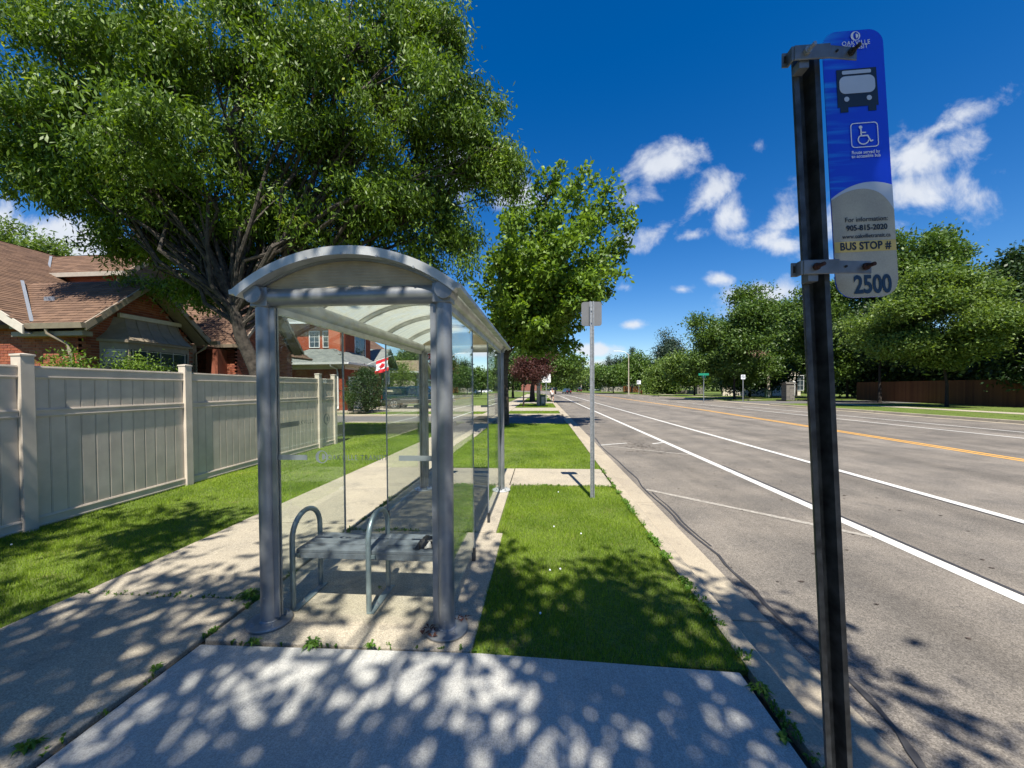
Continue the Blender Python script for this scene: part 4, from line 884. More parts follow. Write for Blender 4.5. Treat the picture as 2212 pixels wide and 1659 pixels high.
# ---------------------------------------------------------------- SMALL SIGNS, POLES
def signpost(label,x,y,h,w,hh,zc_,m=None,pm=None,glyph=None,back=False,r=.03,cat='road sign',name='road_sign',shape=None,group=None):
    root=thing(name,label,cat,(x,y,0),group=group)
    b=MB(); s=[(-r,0),(-r*.6,0),(-r*.35,r*.8),(r*.35,r*.8),(r*.6,0),(r,0),(r,.003),(r*.62,.004),(r*.4,r*.8+.004),(-r*.4,r*.8+.004),(-r*.62,.004),(-r,.003)]
    n=len(s); b.add([(a,c_,-.2) for a,c_ in s]+[(a,c_,h) for a,c_ in s],[(i,(i+1)%n,n+(i+1)%n,n+i) for i in range(n)]); b.out('post',pm or M['galv'],root)
    pts=shape or rrect(-w/2,w/2,-hh/2,hh/2,.04,.04,5); yy=.045 if back else -.012
    b=MB(); b.prism([(a,yy,zc_+c_) for a,c_ in pts],(0,.004,0)); pnl=b.out('panel',m or M['galv'],root)
    return root,pnl
r_,p_=signpost('plain grey back of a rounded sign on a steel post in the near grass verge',.752,5.81,2.93,.30,.36,2.75,m=M['signback'],back=True,pm=M['galv'],r=.032)
for z in (2.66,2.84):
    b=MB(); b.tube([(0,-.004,z),(0,-.012,z)],.009,6); b.out('bolt',M['galv'],r_)
for i in range(50):
    b=MB(); z=.1+i*.056; b.tube([(-.0145,.0125,z),(-.0168,.0105,z)],.0045,6); b.out('punched_hole',M['darkrubber'],r_)
q=at(1180,870,Z=0); signpost('white back of a square sign on a post beside the utility pole',q.x,q.y,3.15,1.0,.95,2.7,m=M['white'],pm=M['galv'],back=False,r=.04)
q=at(1380,852,Z=0); a_,p_=signpost('white sign with a black symbol on the far verge beside the red hydrant',q.x,q.y,3.1,.85,.85,2.75,m=M['signwhite'],r=.05); b=MB(); b.prism([(-.35,-.014,2.5),(-.02,-.014,2.5),(-.02,-.014,3.05),(-.35,-.014,3.05)],(0,-.002,0)); b.out('symbol',M['ink'],p_)
b=MB(); b.prism([(-.26,-.018,2.62),(-.11,-.018,2.62),(-.11,-.018,2.93),(-.26,-.018,2.93)],(0,-.002,0)); b.out('symbol',M['signwhite'],p_)
q=at(1609,866,Z=0); a_,p_=signpost('no parking sign on a steel post at the near edge of the far verge',q.x-.2,q.y,2.85,.46,.5,2.72,m=M['signwhite'],r=.05)
b=MB(); vs=[];k=20
for i in range(k): t=2*math.pi*i/k; vs+=[(.17*math.cos(t),-.016,2.74+.17*math.sin(t)),(.125*math.cos(t),-.016,2.74+.125*math.sin(t))]
b.add(vs,[(2*i,2*i+1,2*((i+1)%k)+1,2*((i+1)%k)) for i in range(k)]); b.poly([(-.12,-.0165,2.84),(-.09,-.0165,2.87),(.12,-.0165,2.64),(.09,-.0165,2.61)]); b.out('symbol',M['ink'],p_)
text('lettering','P',.2,M['ink'],p_,(0,-.0155,2.74))
q=at(1520,858,Y=44); zb_=at(1520,811,Y=44).z; q.z=0; rt=thing('street_name_sign','green street name blade on a slim steel post across the road','street sign',(q.x,q.y,0)); b=MB(); b.tube([(0,0,-.1),(0,0,zb_)],.045,8); b.out('post',M['galv'],rt); b=MB(); b.box(-.55,.55,-.012,.012,zb_,zb_+.24); pb=b.out('blade',M['green'],rt); b=MB(); b.box(-.012,.012,-.5,.5,zb_-.26,zb_-.01); b.out('blade',M['green'],rt)
# lamps
def lamp(label,u,vb,Y,vtop,alen,group='street lamps'):
    B=at(u,vb,Y=Y); B.z=0; h=at(u,vtop,Y=Y).z; rt=thing('street_lamp',label,'street lamp',B,group=group)
    b=MB(); b.tube([(0,0,-.1),(0,0,h*.5),(0,0,h)],[.14,.11,.08],10); b.out('pole',M['pole_wood'],rt,smooth=True)
    b=MB(); b.tube([(0,0,h-.15),(-alen*.3,0,h+.35*alen*.5),(-alen*.65,0,h+.5*alen*.5),(-alen,0,h+.5*alen*.52)],.07,8); b.out('arm',M['white'],rt,smooth=True)
    b=MB(); zt=h+.26*alen; b.prism([(-alen-.75,-.16,zt-.02),(-alen+.1,-.16,zt-.06),(-alen+.1,-.16,zt+.06),(-alen-.35,-.16,zt+.12)],(0,.32,0)); b.out('lamp_head',M['white'],rt)
lamp('tall street lamp across the road with its arm over the trees',1358,850,84,765,2.6)
lamp('farther street lamp at the bend of the road',1255.5,846,155,801,2.6)
q=at(1163.5,876,Z=0); rt=thing('utility_pole','pale rough utility pole in the verge beside a green metal box','utility pole',(q.x,q.y,0)); b=MB(); b.tube([(0,0,-.1),(0,0,4),(0,0,9.5)],[.19,.165,.13],12); b.out('pole',M['pole_wood'],rt,smooth=True); b=MB(); b.box(-.16,.16,-.2,-.15,1.6,2.2); b.out('cover_plate',M['galv'],rt); b=MB(); b.box(-1.1,1.1,-.06,.06,8.6,8.72); b.out('cross_arm',M['pole_wood'],rt)
q=at(1173,876,Z=0)
def ubox(label,q,w,h,group=None):
    rt=thing('utility_box',label,'utility box',(q.x,q.y,0)); b=MB(); b.box(-w/2,w/2,-.2,.25,0,h*.93); b.out('cabinet',M['greenbox'],rt,bevel=.02); b=MB(); b.box(-w/2-.02,w/2+.02,-.22,.27,h*.93,h); b.out('lid',M['greenbox'],rt,bevel=.01); b=MB(); b.box(-w*.3,w*.3,-.21,-.203,h*.2,h*.8); b.out('door',M['galv'],rt)
ubox('green metal box standing against the utility pole in our verge',q,.5,1.0)
ubox('green utility box on the far verge right of the no parking sign',at(1660,860,Z=0),.8,1.2)
q=at(1667,860,Z=0); rt=thing('utility_pole','short wooden pole behind the green box across the road','utility pole',(q.x,q.y+.8,0)); b=MB(); b.tube([(0,0,-.1),(0,0,5.0)],[.2,.17],10); b.out('pole',M['pole_wood'],rt,smooth=True)
q=at(1382,852,Z=0); rt=thing('fire_hydrant','red fire hydrant on the far verge beside the white sign','hydrant',(q.x+.7,q.y+1,0)); b=MB(); b.lathe([(.2,0),(.2,.08),(.14,.1),(.14,.62),(.18,.64),(.18,.7),(.12,.84),(.03,.9),(.03,.97)],(0,0,0),14); b.out('barrel',M['red'],rt,smooth=True); b=MB(); b.tube([(-.27,0,.48),(.27,0,.48)],.075,10); b.out('nozzle',M['red'],rt,smooth=True)
# stone pillars and wall across the road
def pillar(label,u,vb,w,h,group='stone gate pillars across the road'):
    q=at(u,vb,Z=0); rt=thing('stone_pillar',label,'pillar',(q.x,q.y,0),group=group); rn=random.Random(u)
    z=0; 
    b=MB(); b.box(-w/2+.03,w/2-.03,-w/2+.03,w/2-.03,0,h); b.out('core',M['mortar'],rt)
    while z<h-.1:
        hh=rn.uniform(.15,.3); hh=min(hh,h-z); x=-w/2
        while x<w/2-.05:
            ww=min(rn.uniform(.3,.6),w/2-x); ww=ww if w/2-x-ww>.15 else w/2-x
            bb=MB(); bb.box(x+.01,x+ww-.01,-w/2-rn.uniform(0,.02),w/2,z+.01,z+hh-.01); bb.out('stone',M['stone_grey'],rt); x+=ww
        z+=hh
    b=MB(); b.prism([(-w/2-.1,-w/2-.1,h),(w/2+.1,-w/2-.1,h),(w/2+.1,w/2+.1,h),(-w/2-.1,w/2+.1,h)],(0,0,.1)); b.box(-w/2+.1,w/2-.1,-w/2+.1,w/2-.1,h+.1,h+.2); b.out('cap_stone',M['stone_grey'],rt)
pillar('left stone pillar, pale in the sun behind the street name sign',1510,852,1.2,1.75); pillar('middle stone pillar directly behind the slim maple trunk',1580,854,1.1,1.7); pillar('right stone pillar standing dark in the shade near the bus stop post',1702,864,.95,1.9)
rt=thing('stone_wall','low curving stone wall left of the stone pillars','wall',at(1470,852,Z=0)); 
qa=at(1440,851,Z=0)-rt.location; qb=at(1505,851.5,Z=0)-rt.location
for i in range(14):
    for j in range(3):
        a_=qa.lerp(qb,(i+.02)/14); c_=qa.lerp(qb,(i+.98)/14); a_.z=c_.z=.3*j; b=MB(); b.obox(a_,c_-a_,(0,.5,0),(0,0,.29)); b.out('stone',M['stone_grey'],rt)
# ---------------------------------------------------------------- FENCE (cream vinyl)
fn=thing('vinyl_fence','cream vinyl privacy fence with capped square posts along the lawn','fence',(-6.15,4.1,0)); OF=fn.location.copy()
FX=lambda y:-6.02-.04*min(max(y-2,0),6.3)
def Fb(b,name,par=None,bevel=0,m=None): b.v=[(x-OF.x,y-OF.y,z) for x,y,z in b.v]; return b.out(name,m or M['vinyl'],par or fn,bevel=bevel)
py_=[-2.2,-.1,2.0,4.09,6.25,8.33,10.39,11.2]
for i,y in enumerate(py_):
    x=FX(y); b=MB(); b.box(x-.064,x+.064,y-.064,y+.064,-.03,2.065); p=Fb(b,'post',bevel=.004)
    b=MB(); b.box(x-.072,x+.072,y-.072,y+.072,2.065,2.085); b.add([(x-.072,y-.072,2.085),(x+.072,y-.072,2.085),(x+.072,y+.072,2.085),(x-.072,y+.072,2.085),(x,y,2.10)],[(0,1,4),(1,2,4),(2,3,4),(3,0,4)]); Fb(b,'post_cap',p)
for i in range(len(py_)-1):
    y0,y1=py_[i]+.064,py_[i+1]-.064; x0,x1=FX(y0),FX(y1); d=Vector((x1-x0,y1-y0,0))
    for z0,z1,t in ((1.80,1.955,.022),(1.33,1.435,.022),(.0,.13,.022)):
        b=MB(); b.obox((x0-t,y0,z0),d,(2*t,0,0),(0,0,z1-z0)); b.obox((x0+t,y0,z0+.012),d,(.008,0,0),(0,0,.016)); b.obox((x0+t,y0,z1-.03),d,(.008,0,0),(0,0,.018)); Fb(b,'rail',bevel=.003)
    n=max(3,round(d.length/.168))
    for k in range(n):
        a_=Vector((x0,y0,0))+d*(k/n)+d.normalized()*.0025; w_=d/n-d.normalized()*.005
        for z0,z1 in ((1.435,1.80),(.13,1.33)):
            b=MB(); b.obox((a_.x-.008,a_.y,z0),w_,(.0165,0,0),(0,0,z1-z0)); b.obox(Vector((a_.x+.0085,a_.y,z0))+w_*.06,w_*.88,(.0035,0,0),(0,0,z1-z0)); Fb(b,'board')
rf=thing('vinyl_fence','short return of the cream fence running back towards the brick house','fence',(-8.2,11.25,0)); 
b=MB(); b.box(-1.7,1.9,-.02,.02,1.8,1.95); b.out('rail',M['vinyl'],rf); b=MB(); b.box(-1.7,1.9,-.02,.02,0,.13); b.out('rail',M['vinyl'],rf)
for k in range(21): b=MB(); b.box(-1.7+k*.171,-1.7+k*.171+.166,-.008,.008,.13,1.8); b.out('board',M['vinyl'],rf)
# stained fence across the road
A=at(1850,864,Z=0); Bq=at(2290,884,Z=0); Bq=A+(Bq-A)*1.25
wf=thing('wooden_fence','dark reddish stained board fence in tree shade at the far right','fence',A); d=Bq-A; L_=d.length; dn=d.normalized(); nn=Vector((-dn.y,dn.x,0)); n=int(L_/.15)
if nn.y>0: nn=-nn
for k in range(n):
    if k>=280: break
    b=MB(); jz=random.uniform(-.02,.02); b.obox(dn*(k*.15+.004),dn*.142,nn*.02,(0,0,1.98+jz)); b.out('board',M['wood_brown'],wf)
k=0
while k*2.4<L_:
    b=MB(); b.obox(dn*(k*2.4)-nn*.0+nn*.021,dn*.12,nn*.09,(0,0,2.0)); b.out('post',M['wood_brown'],wf); k+=1
for z in (.3,1.45,1.95): b=MB(); b.obox(Vector((0,0,z))+nn*.0211,d,nn*.04,(0,0,.09)); b.out('rail',M['wood_brown'],wf)
# ---------------------------------------------------------------- HOUSES
CAMV=Vector((0,0,H))
def pieces(root,name,m,origin,U,V,w,h,t,inside,su,sv,stagger=.5,gap=.01,limit=300,wedge=False,budget=None):
    """lay separate bricks or shingles over a plane; nearest ones are parts, the rest one part"""
    O_=Vector(origin)-root.location; U=Vector(U).normalized(); V=Vector(V).normalized(); N_=U.cross(V).normalized()
    if N_.dot(CAMV-Vector(origin))<0: N_=-N_
    a=w-gap;c_=h-gap
    def geo(b,p,k=1.):
        if wedge:
            q=[p,p+U*a*k,p+U*a*k+V*c_*1.25,p+V*c_*1.25]; b.add([q[0]+N_*t,q[1]+N_*t,q[2]+N_*.002,q[3]+N_*.002,q[0],q[1]],[(0,1,2,3),(4,5,1,0),(4,0,3),(1,5,2)])
        else: b.obox(p,U*a*k,V*c_,N_*t)
    cells=[]
    for j in range(int(sv/h)+1):
        off=(stagger*w if j%2 else 0)
        if wedge: off=(j*.37%1)*w
        for i in range(-1,int(su/w)+1):
            u=i*w+off; v=j*h
            if inside(u+w/2,v+h/2): cells.append((u,v))
    cells.sort(key=lambda q:((O_+root.location+U*q[0]+V*q[1])-CAMV).length)
    lim=limit if budget is None else min(limit,budget[0])
    b=MB(); geo(b,Vector((0,0,0))); me=b.mesh(name,m)
    for u,v in cells[:lim]:
        o=link(name,me,root,O_+U*u+V*v+N_*random.uniform(0,.004))
    if budget is not None: budget[0]-=len(cells[:lim])
    b=MB()
    for u,v in cells[lim:]: geo(b,O_+U*u+V*v+N_*random.uniform(0,.004))
    if b.v: b.out(name,m,root)['kind']='stuff'
def inpoly(P):
    def f(x,y):
        c_=False;n=len(P)
        for i in range(n):
            x1,y1=P[i];x2,y2=P[(i+1)%n]
            if (y1>y)!=(y2>y) and x<(x2-x1)*(y-y1)/(y2-y1)+x1: c_=not c_
        return c_
    return f
def roofplane(root,P,m=None,w=.30,h=.14,t=.016,limit=0,budget=None,name='shingle'):
    """P: 3-4 corner points; P[0]->P[1] is the eave line"""
    P=[Vector(p) for p in P]; U=(P[1]-P[0]).normalized(); Nn=U.cross(P[2]-P[0]).normalized(); V=Nn.cross(U)
    if V.dot(P[2]-P[0])<0: V=-V
    Nn=U.cross(V).normalized(); Nn=Nn if Nn.z>0 else -Nn
    b=MB(); b.prism([p-root.location-Nn*.001 for p in P],-Nn*.10); b.out('roof_deck',M['underlay'],root)
    uv=[((p-P[0]).dot(U),(p-P[0]).dot(V)) for p in P]; mn=min(q[0] for q in uv)
    o=P[0]+U*mn; uv=[(a-mn,c_) for a,c_ in uv]
    pieces(root,name,m or M['shingle'],o,U,V,w,h,t,inpoly(uv),max(q[0] for q in uv),max(q[1] for q in uv),wedge=True,gap=.006,limit=limit,budget=budget)
def wall(root,P,m,brick=None,limit=0,budget=None,holes=(),bw=.215,bh=.075,name='wall',bname='brick',zmin=None):
    P=[Vector(p) for p in P]; U=(P[1]-P[0]).normalized(); V=Vector((0,0,1)); N_=U.cross(V).normalized()
    if N_.dot(CAMV-P[0])<0: N_=-N_
    b=MB(); b.prism([p-root.location for p in P],-N_*.2); b.out(name,m,root)
    if brick:
        uv=[((p-P[0]).dot(U),(p-P[0]).z) for p in P]; ip=inpoly(uv); z0=(zmin or 0)-P[0].z
        f=lambda a,c_: ip(a,c_) and c_>z0 and not any(h[0]<a<h[1] and h[2]<c_<h[3] for h in holes)
        pieces(root,bname,brick,P[0],U,V,bw,bh,.012,f,max(q[0] for q in uv),max(q[1] for q in uv),limit=limit,budget=budget,gap=.012)
def W(root,fn,name,m,par=None,bevel=0,smooth=False):
    b=MB(); fn(b); o=root.location; b.v=[(x-o.x,y-o.y,z-o.z) for x,y,z in b.v]; return b.out(name,m,par or root,smooth,bevel)
def window(root,c,w,h,axis,frame,nx_=2,ny_=2,depth=.05,par=None):
    """axis 'x': faces +X, 'y': faces -Y; c = centre of opening on wall face"""
    cx_,cy_,cz_=c; fw=.06
    def bx(b,u0,u1,z0,z1,d0,d1):
        if axis=='x': b.box(cx_+d0,cx_+d1,cy_+u0,cy_+u1,cz_+z0,cz_+z1)
        else: b.box(cx_+u0,cx_+u1,cy_-d1,cy_-d0,cz_+z0,cz_+z1)
    def fr(b):
        bx(b,-w/2,-w/2+fw,-h/2,h/2,0,depth); bx(b,w/2-fw,w/2,-h/2,h/2,0,depth); bx(b,-w/2+fw,w/2-fw,h/2-fw,h/2,0,depth); bx(b,-w/2+fw,w/2-fw,-h/2,-h/2+fw,0,depth+.02)
    f=W(root,fr,'window',frame)
    pw=(w-2*fw)/nx_; ph=(h-2*fw)/ny_
    for i in range(nx_):
        for j in range(ny_):
            W(root,lambda b:bx(b,-w/2+fw+i*pw+.008,-w/2+fw+(i+1)*pw-.008,-h/2+fw+j*ph+.008,-h/2+fw+(j+1)*ph-.008,.008,.016),'pane',M['winglass'],f)
    for i in range(1,nx_): W(root,lambda b:bx(b,-w/2+fw+i*pw-.011,-w/2+fw+i*pw+.011,-h/2+fw,h/2-fw,.017,.030),'muntin',frame,f)
    for j in range(1,ny_): W(root,lambda b:bx(b,-w/2+fw,w/2-fw,-h/2+fw+j*ph-.011,-h/2+fw+j*ph+.011,.0165,.029),'muntin',frame,f)
    return f
def gable(root,Xf,Y0,Y1,ze,za,Xb,ov=.45,roof=None,fascia=None,sh_lim=0,budget=None,right=True,left=True,fw=.17,thick=.05):
    """gable roof with its ridge along X and the gable end facing +X at Xf"""
    Ym=(Y0+Y1)/2
    if left: roofplane(root,[(Xb,Y0,ze),(Xf,Y0,ze),(Xf,Ym,za),(Xb,Ym,za)],roof,budget=budget,limit=sh_lim)
    if right: roofplane(root,[(Xf,Y1,ze),(Xb,Y1,ze),(Xb,Ym,za),(Xf,Ym,za)],roof,limit=0)
    for (ya,yb) in ((Y0,Ym),(Y1,Ym)):
        a=Vector((Xf,ya,ze)); c_=Vector((Xf,yb,za)); d=(c_-a)
        W(root,lambda b:b.prism([a+Vector((.003,0,.035)),c_+Vector((.003,0,.035)),c_+Vector((.003,0,.035-fw*1.25)),a+Vector((.003,0,.035-fw*1.25))],(thick,0,0)),'rake_board',fascia or M['taupe'])
        s=1 if yb>ya else -1
        W(root,lambda b:b.prism([a+Vector((-.005,s*.1,-fw)),c_+Vector((-.005,0,-fw)),c_+Vector((-ov,0,-fw)),a+Vector((-ov,s*.1,-fw))],(0,0,.02)),'soffit',fascia or M['taupe'])
def gutter(root,p,q,m,r=.06,name='gutter'):
    p,q=Vector(p),Vector(q); d=(q-p).normalized(); s=Vector((-d.y,d.x,0))
    W(root,lambda b:b.prism([p-s*r,p+s*r,p+s*r*1.0-Vector((0,0,r*1.6)),p-s*r*.6-Vector((0,0,r*1.9))],q-p),name,m)
random.seed(12)
# --- near brick house
hs=thing('brick_house','near red brick house with brown shingle roofs and a bay window behind the cream fence','house',(-14,10,0))
budB=[300]; budS=[300]; budT=[300]
Xg=-12.0; Y0,Y1=9.27,13.12; ze,za=3.42,5.10
# main block: gable towards -Y
mx0,mxr,zr,zem=-13.6,-20.0,7.22,3.42
roofplane(hs,[(mx0,9.15,zem),(mx0,22,zem),(mxr,22,zr),(mxr,9.15,zr)],limit=60,budget=budS)
roofplane(hs,[(-25.7,22,zem),(-25.7,9.15,zem),(mxr,9.15,zr),(mxr,22,zr)],limit=0)
W(hs,lambda b:b.prism([(mx0+.06,9.12,zem-.03),(mxr,9.12,zr+.03),(mxr,9.12,zr-.22),(mx0+.06,9.12,zem-.27)],(0,-.035,0)),'rake_board',M['cream'])
W(hs,lambda b:b.prism([(mx0+.05,9.13,zem-.25),(mxr,9.13,zr-.20),(mxr,9.5,zr-.20),(mx0+.05,9.5,zem-.25)],(0,0,.02)),'soffit',M['cream'])
wall(hs,[(-25,9.55,0),(-12.45,9.55,0),(-12.45,9.55,3.3),(-13.8,9.55,3.3),(-20,9.55,6.95),(-25,9.55,3.5)],M['mortar'],M['brick'],300,budB,zmin=1.7)
# lower front wing with the bay
gable(hs,Xg,Y0,Y1,ze,za,-17.2,sh_lim=150,budget=budS)
wall(hs,[(-12.45,9.55,0),(-12.45,12.85,0),(-12.45,12.85,3.3),(-12.45,11.2,4.86),(-12.45,9.55,3.3)],M['mortar'],M['brick'],0,zmin=1.7)
wall(hs,[(-12.45,12.84,0),(-17,12.84,0),(-17,12.84,3.3),(-12.45,12.84,3.3)],M['mortar'])
gutter(hs,(-14.05,9.22,3.44),(-11.95,9.22,3.44),M['taupe'],.075)
W(hs,lambda b:b.box(-14.2,-12.1,9.30,9.54,3.12,3.24),'soffit',M['taupe'])
gutter(hs,(-12.6,13.17,3.42),(-11.7,13.17,3.42),M['taupe'],.07)
W(hs,lambda b:b.tube([(-13.05,9.22,3.33),(-13.05,9.24,3.18),(-12.72,9.44,2.92),(-12.68,9.47,2.6),(-12.68,9.47,0)],.042,10),'downpipe',M['taupe'],smooth=True)
W(hs,lambda b:b.tube([(-12.1,13.1,3.3),(-12.15,13.05,3.15),(-12.40,12.95,2.95),(-12.40,12.95,0)],.038,10),'downpipe',M['taupe'],smooth=True)
# bay window: three-sided, curved hood with fluted sides
yb0,yb1=9.95,12.72; bay=[(-12.44,yb0),(-12.02,yb0+.42),(-12.02,yb1-.42),(-12.44,yb1)]
def bayprism(b,z0,z1,o=0): b.prism([(x+(o if i in(1,2) else 0),y+(-o if i<2 else o)*1.0,z0) for i,(x,y) in enumerate(bay)],(0,0,z1-z0))
W(hs,lambda b:bayprism(b,0,1.62),'bay_base',M['taupe']); W(hs,lambda b:bayprism(b,2.86,3.05),'bay_head',M['taupe']); W(hs,lambda b:bayprism(b,3.05,3.12,.07),'bay_cornice',M['taupe'])
for seg in range(3):
    a=Vector((*bay[seg],1.62)); c_=Vector((*bay[seg+1],1.62)); d=c_-a; nrm=Vector((d.y,-d.x,0)).normalized()
    for t0,t1 in ((0,.06/d.length),(1-.06/d.length,1)): W(hs,lambda b:b.obox(a+d*t0,d*(t1-t0),-nrm*.08,(0,0,1.24)),'mullion',M['taupe'])
    fr=W(hs,lambda b:b.obox(a+d*.03-nrm*.03,d*.94,-nrm*.02,(0,0,1.24)),'window',M['winglass'])
    nn_=2 if seg!=1 else 4
    for i in range(nn_+1): W(hs,lambda b:b.obox(a+d*(.07+.86*i/nn_)-nrm*.027-d.normalized()*.01,d.normalized()*.02,nrm*.012,(0,0,1.24)),'muntin',M['cream'],fr)
    for z in (.0,.40,.80,1.2): W(hs,lambda b:b.obox(a+d*.05-nrm*.0265+Vector((0,0,z)),d*.9,nrm*.011,(0,0,.02)),'muntin',M['cream'],fr)
# flared hood
prof=[(0,3.12,.10),(.10,3.20,.02),(.22,3.34,-.10),(.32,3.52,-.20),(.38,3.72,-.27),(.40,3.80,-.29)]
def hood(b):
    n=4; rows=[]
    for (t,z,o) in prof:
        rows.append([( -12.44,yb0-o*.8+t*.35,z),(-12.02+o*1.0-.0*t,yb0+.42-o*.3+t*.15,z),(-12.02+o,yb1-.42+o*.3-t*.15,z),(-12.44,yb1+o*.8-t*.35,z)])
    vs=[p for r in rows for p in r]; fs=[]
    for i in range(len(rows)-1):
        for k in range(3): fs.append((i*n+k,i*n+k+1,(i+1)*n+k+1,(i+1)*n+k))
    fs.append(tuple((len(rows)-1)*n+k for k in range(4))); b.add(vs,fs)
hd=W(hs,hood,'bay_hood',M['taupe'])
for ky in (0,.2,.4,.6,.8,1.0):
    def seam(b):
        y_=yb0+.42+(yb1-yb0-.84)*ky; b.tube([(-12.02+o+.006,y_+(t*.15-.3*o)*(1-2*ky),z+.006) for t,z,o in prof],.011,6)
    W(hs,seam,'seam',M['taupe'],hd)
W(hs,lambda b:b.box(-12.36,-12.27,yb0+.42,yb1-.42,3.80,3.92),'hood_cap',M['cream'])
# upper stone gable wing
gable(hs,-14.9,12.82,15.35,5.93,7.02,-19.7,ov=.4,sh_lim=90,budget=budS)
gutter(hs,(-18.9,12.78,5.93),(-14.9,12.78,5.93),M['cream'],.075)
wall(hs,[(-15.25,12.98,3.5),(-15.25,15.2,3.5),(-15.25,15.2,5.85),(-15.25,14.09,6.82),(-15.25,12.98,5.85)],M['mortar'],M['stone'],240,budT,bw=.36,bh=.11,bname='stone')
wall(hs,[(-18,13.0,4.2),(-15.25,13.0,4.2),(-15.25,13.0,5.85),(-18,13.0,5.85)],M['mortar'],M['brick'],0)
wall(hs,[(-15.25,15.19,3.5),(-18,15.19,3.5),(-18,15.19,5.85),(-15.25,15.19,5.85)],M['mortar'],M['stone'],0,bw=.36,bh=.11,bname='stone')
def archst(b):
    for k in range(9):
        a=math.radians(10+160*k/9); a2=math.radians(10+160*(k+.86)/9)
        q=lambda r,t:(-15.235,14.09-r*math.cos(t),5.35+r*math.sin(t))
        b.prism([q(.52,a),q(.52,a2),q(.76,a2),q(.76,a)],(.035,0,0))
W(hs,archst,'arch_stone',M['stone'])
W(hs,lambda b:b.box(-15.24,-15.2,13.58,14.6,4.4,5.35),'gable_window',M['winglass'])
# valley flashing strips
for a,c_ in (((-13.66,9.36,3.52),(-16.35,11.0,5.14)),((-18.1,12.9,6.04),(-19.5,14.0,7.02))):
    W(hs,lambda b:b.beam(a,c_,.07,.03),'valley_flashing',M['galv'])
W(hs,lambda b:b.box(-14.55,-14.2,10.25,10.5,4.25,4.42),'roof_vent',M['galv'])
# right wing with second front gable
gable(hs,-12.5,15.2,19.4,3.55,5.95,-19.5,roof=M['shingle'],sh_lim=0,fw=.13)
gutter(hs,(-15.5,15.15,3.55),(-12.4,15.15,3.55),M['taupe'],.07)
wall(hs,[(-12.95,15.5,0),(-12.95,19.1,0),(-12.95,19.1,3.4),(-12.95,17.3,5.6),(-12.95,15.5,3.4)],M['mortar'],M['brick'],0,zmin=1.7)
wall(hs,[(-18,15.5,0),(-12.95,15.5,0),(-12.95,15.5,3.4),(-18,15.5,3.4)],M['mortar'],M['brick'],0,zmin=1.7)
wall(hs,[(-15.2,13.0,0),(-15.2,15.5,0),(-15.2,15.5,3.5),(-15.2,13.0,3.5)],M['mortar'],M['brick'],0,zmin=1.7)
W(hs,lambda b:b.box(-13.9,-13.4,15.0,15.5,0,3.35),'porch_pier',M['brick'])
o=thing('barrel','dark round lidded container peeking over the cream fence at the far left','container',tuple(at(18,800,Y=4.6)-Vector((0,0,.05)))); o.location.z=0
b=MB(); b.lathe([(.13,0),(.14,.05),(.14,1.76),(.15,1.78),(.15,1.84),(.13,1.90),(.05,1.93)],(0,0,0),24); b.out('body',M['galv_dark'],o,smooth=True)
# --- red brick house with garage across the side street
h3=thing('garage_house','orange-red brick house with grey hipped roof and white double garage door, seen through the shelter','house',(-17,31,0)); bud=[300]
Xw,Yw=-15.2,28.7
wall(h3,[(-23,Yw,0),(Xw,Yw,0),(Xw,Yw,3.6),(-23,Yw,3.6)],M['mortar_red'],M['brick_orange'],150,bud)
wall(h3,[(Xw,Yw,0),(Xw,34.3,0),(Xw,34.3,3.6),(Xw,Yw,3.6)],M['mortar_red'],M['brick_orange'],150,bud,holes=[(.65,4.75,0,2.5)])
W(h3,lambda b:b.box(Xw-.3,Xw+.02,34.3,34.5,0,3.6),'wall',M['mortar_red'])
gd=W(h3,lambda b:b.box(Xw+.002,Xw+.03,29.35,33.45,.0,2.5),'garage_door',M['white'])
for j in range(4):
    for i in range(8): W(h3,lambda b:b.box(Xw+.031,Xw+.045,29.43+i*.502,29.43+i*.502+.43,.08+j*.61,.08+j*.61+.5),'door_panel',M['white'],gd)
W(h3,lambda b:(b.box(Xw+.03,Xw+.08,29.23,29.35,0,2.62),b.box(Xw+.03,Xw+.08,33.45,33.57,0,2.62),b.box(Xw+.03,Xw+.08,29.35,33.45,2.5,2.62)),'door_frame',M['white'])
for y in (29.0,33.85): W(h3,lambda b:(b.box(Xw+.02,Xw+.14,y-.06,y+.06,2.05,2.3),b.box(Xw+.05,Xw+.11,y-.03,y+.03,1.98,2.05)),'wall_lamp',M['black'])
W(h3,lambda b:b.tube([(Xw+.02,31.4,2.95),(Xw+.05,31.4,2.95)],.13,16),'house_number_plate',M['white'])
A_=(-21.5,28.15,3.68);B_=(-14.7,28.15,3.68);C_=(-14.7,34.9,3.68);P_=(-19.2,30.6,4.98);Q_=(-17.1,30.6,4.98);R__=(-17.1,34.9,4.98)
roofplane(h3,[A_,B_,Q_,P_],M['shingle_grey'],w=.33,h=.16,budget=[200],limit=200); roofplane(h3,[B_,C_,R__,Q_],M['shingle_grey'],w=.33,h=.16,limit=100,budget=[100])
gutter(h3,(-21.5,28.1,3.7),(-14.62,28.1,3.7),M['white'],.08); gutter(h3,(-14.62,28.1,3.7),(-14.62,34.9,3.7),M['white'],.08)
W(h3,lambda b:(b.box(-21.5,-15.2,28.2,28.7,3.46,3.56),b.box(-15.2,-14.75,28.2,34.9,3.46,3.56),b.box(-21.5,-15.2,28.66,28.69,3.2,3.46),b.box(-15.19,-15.16,28.7,34.9,3.2,3.46)),'soffit',M['cream'])
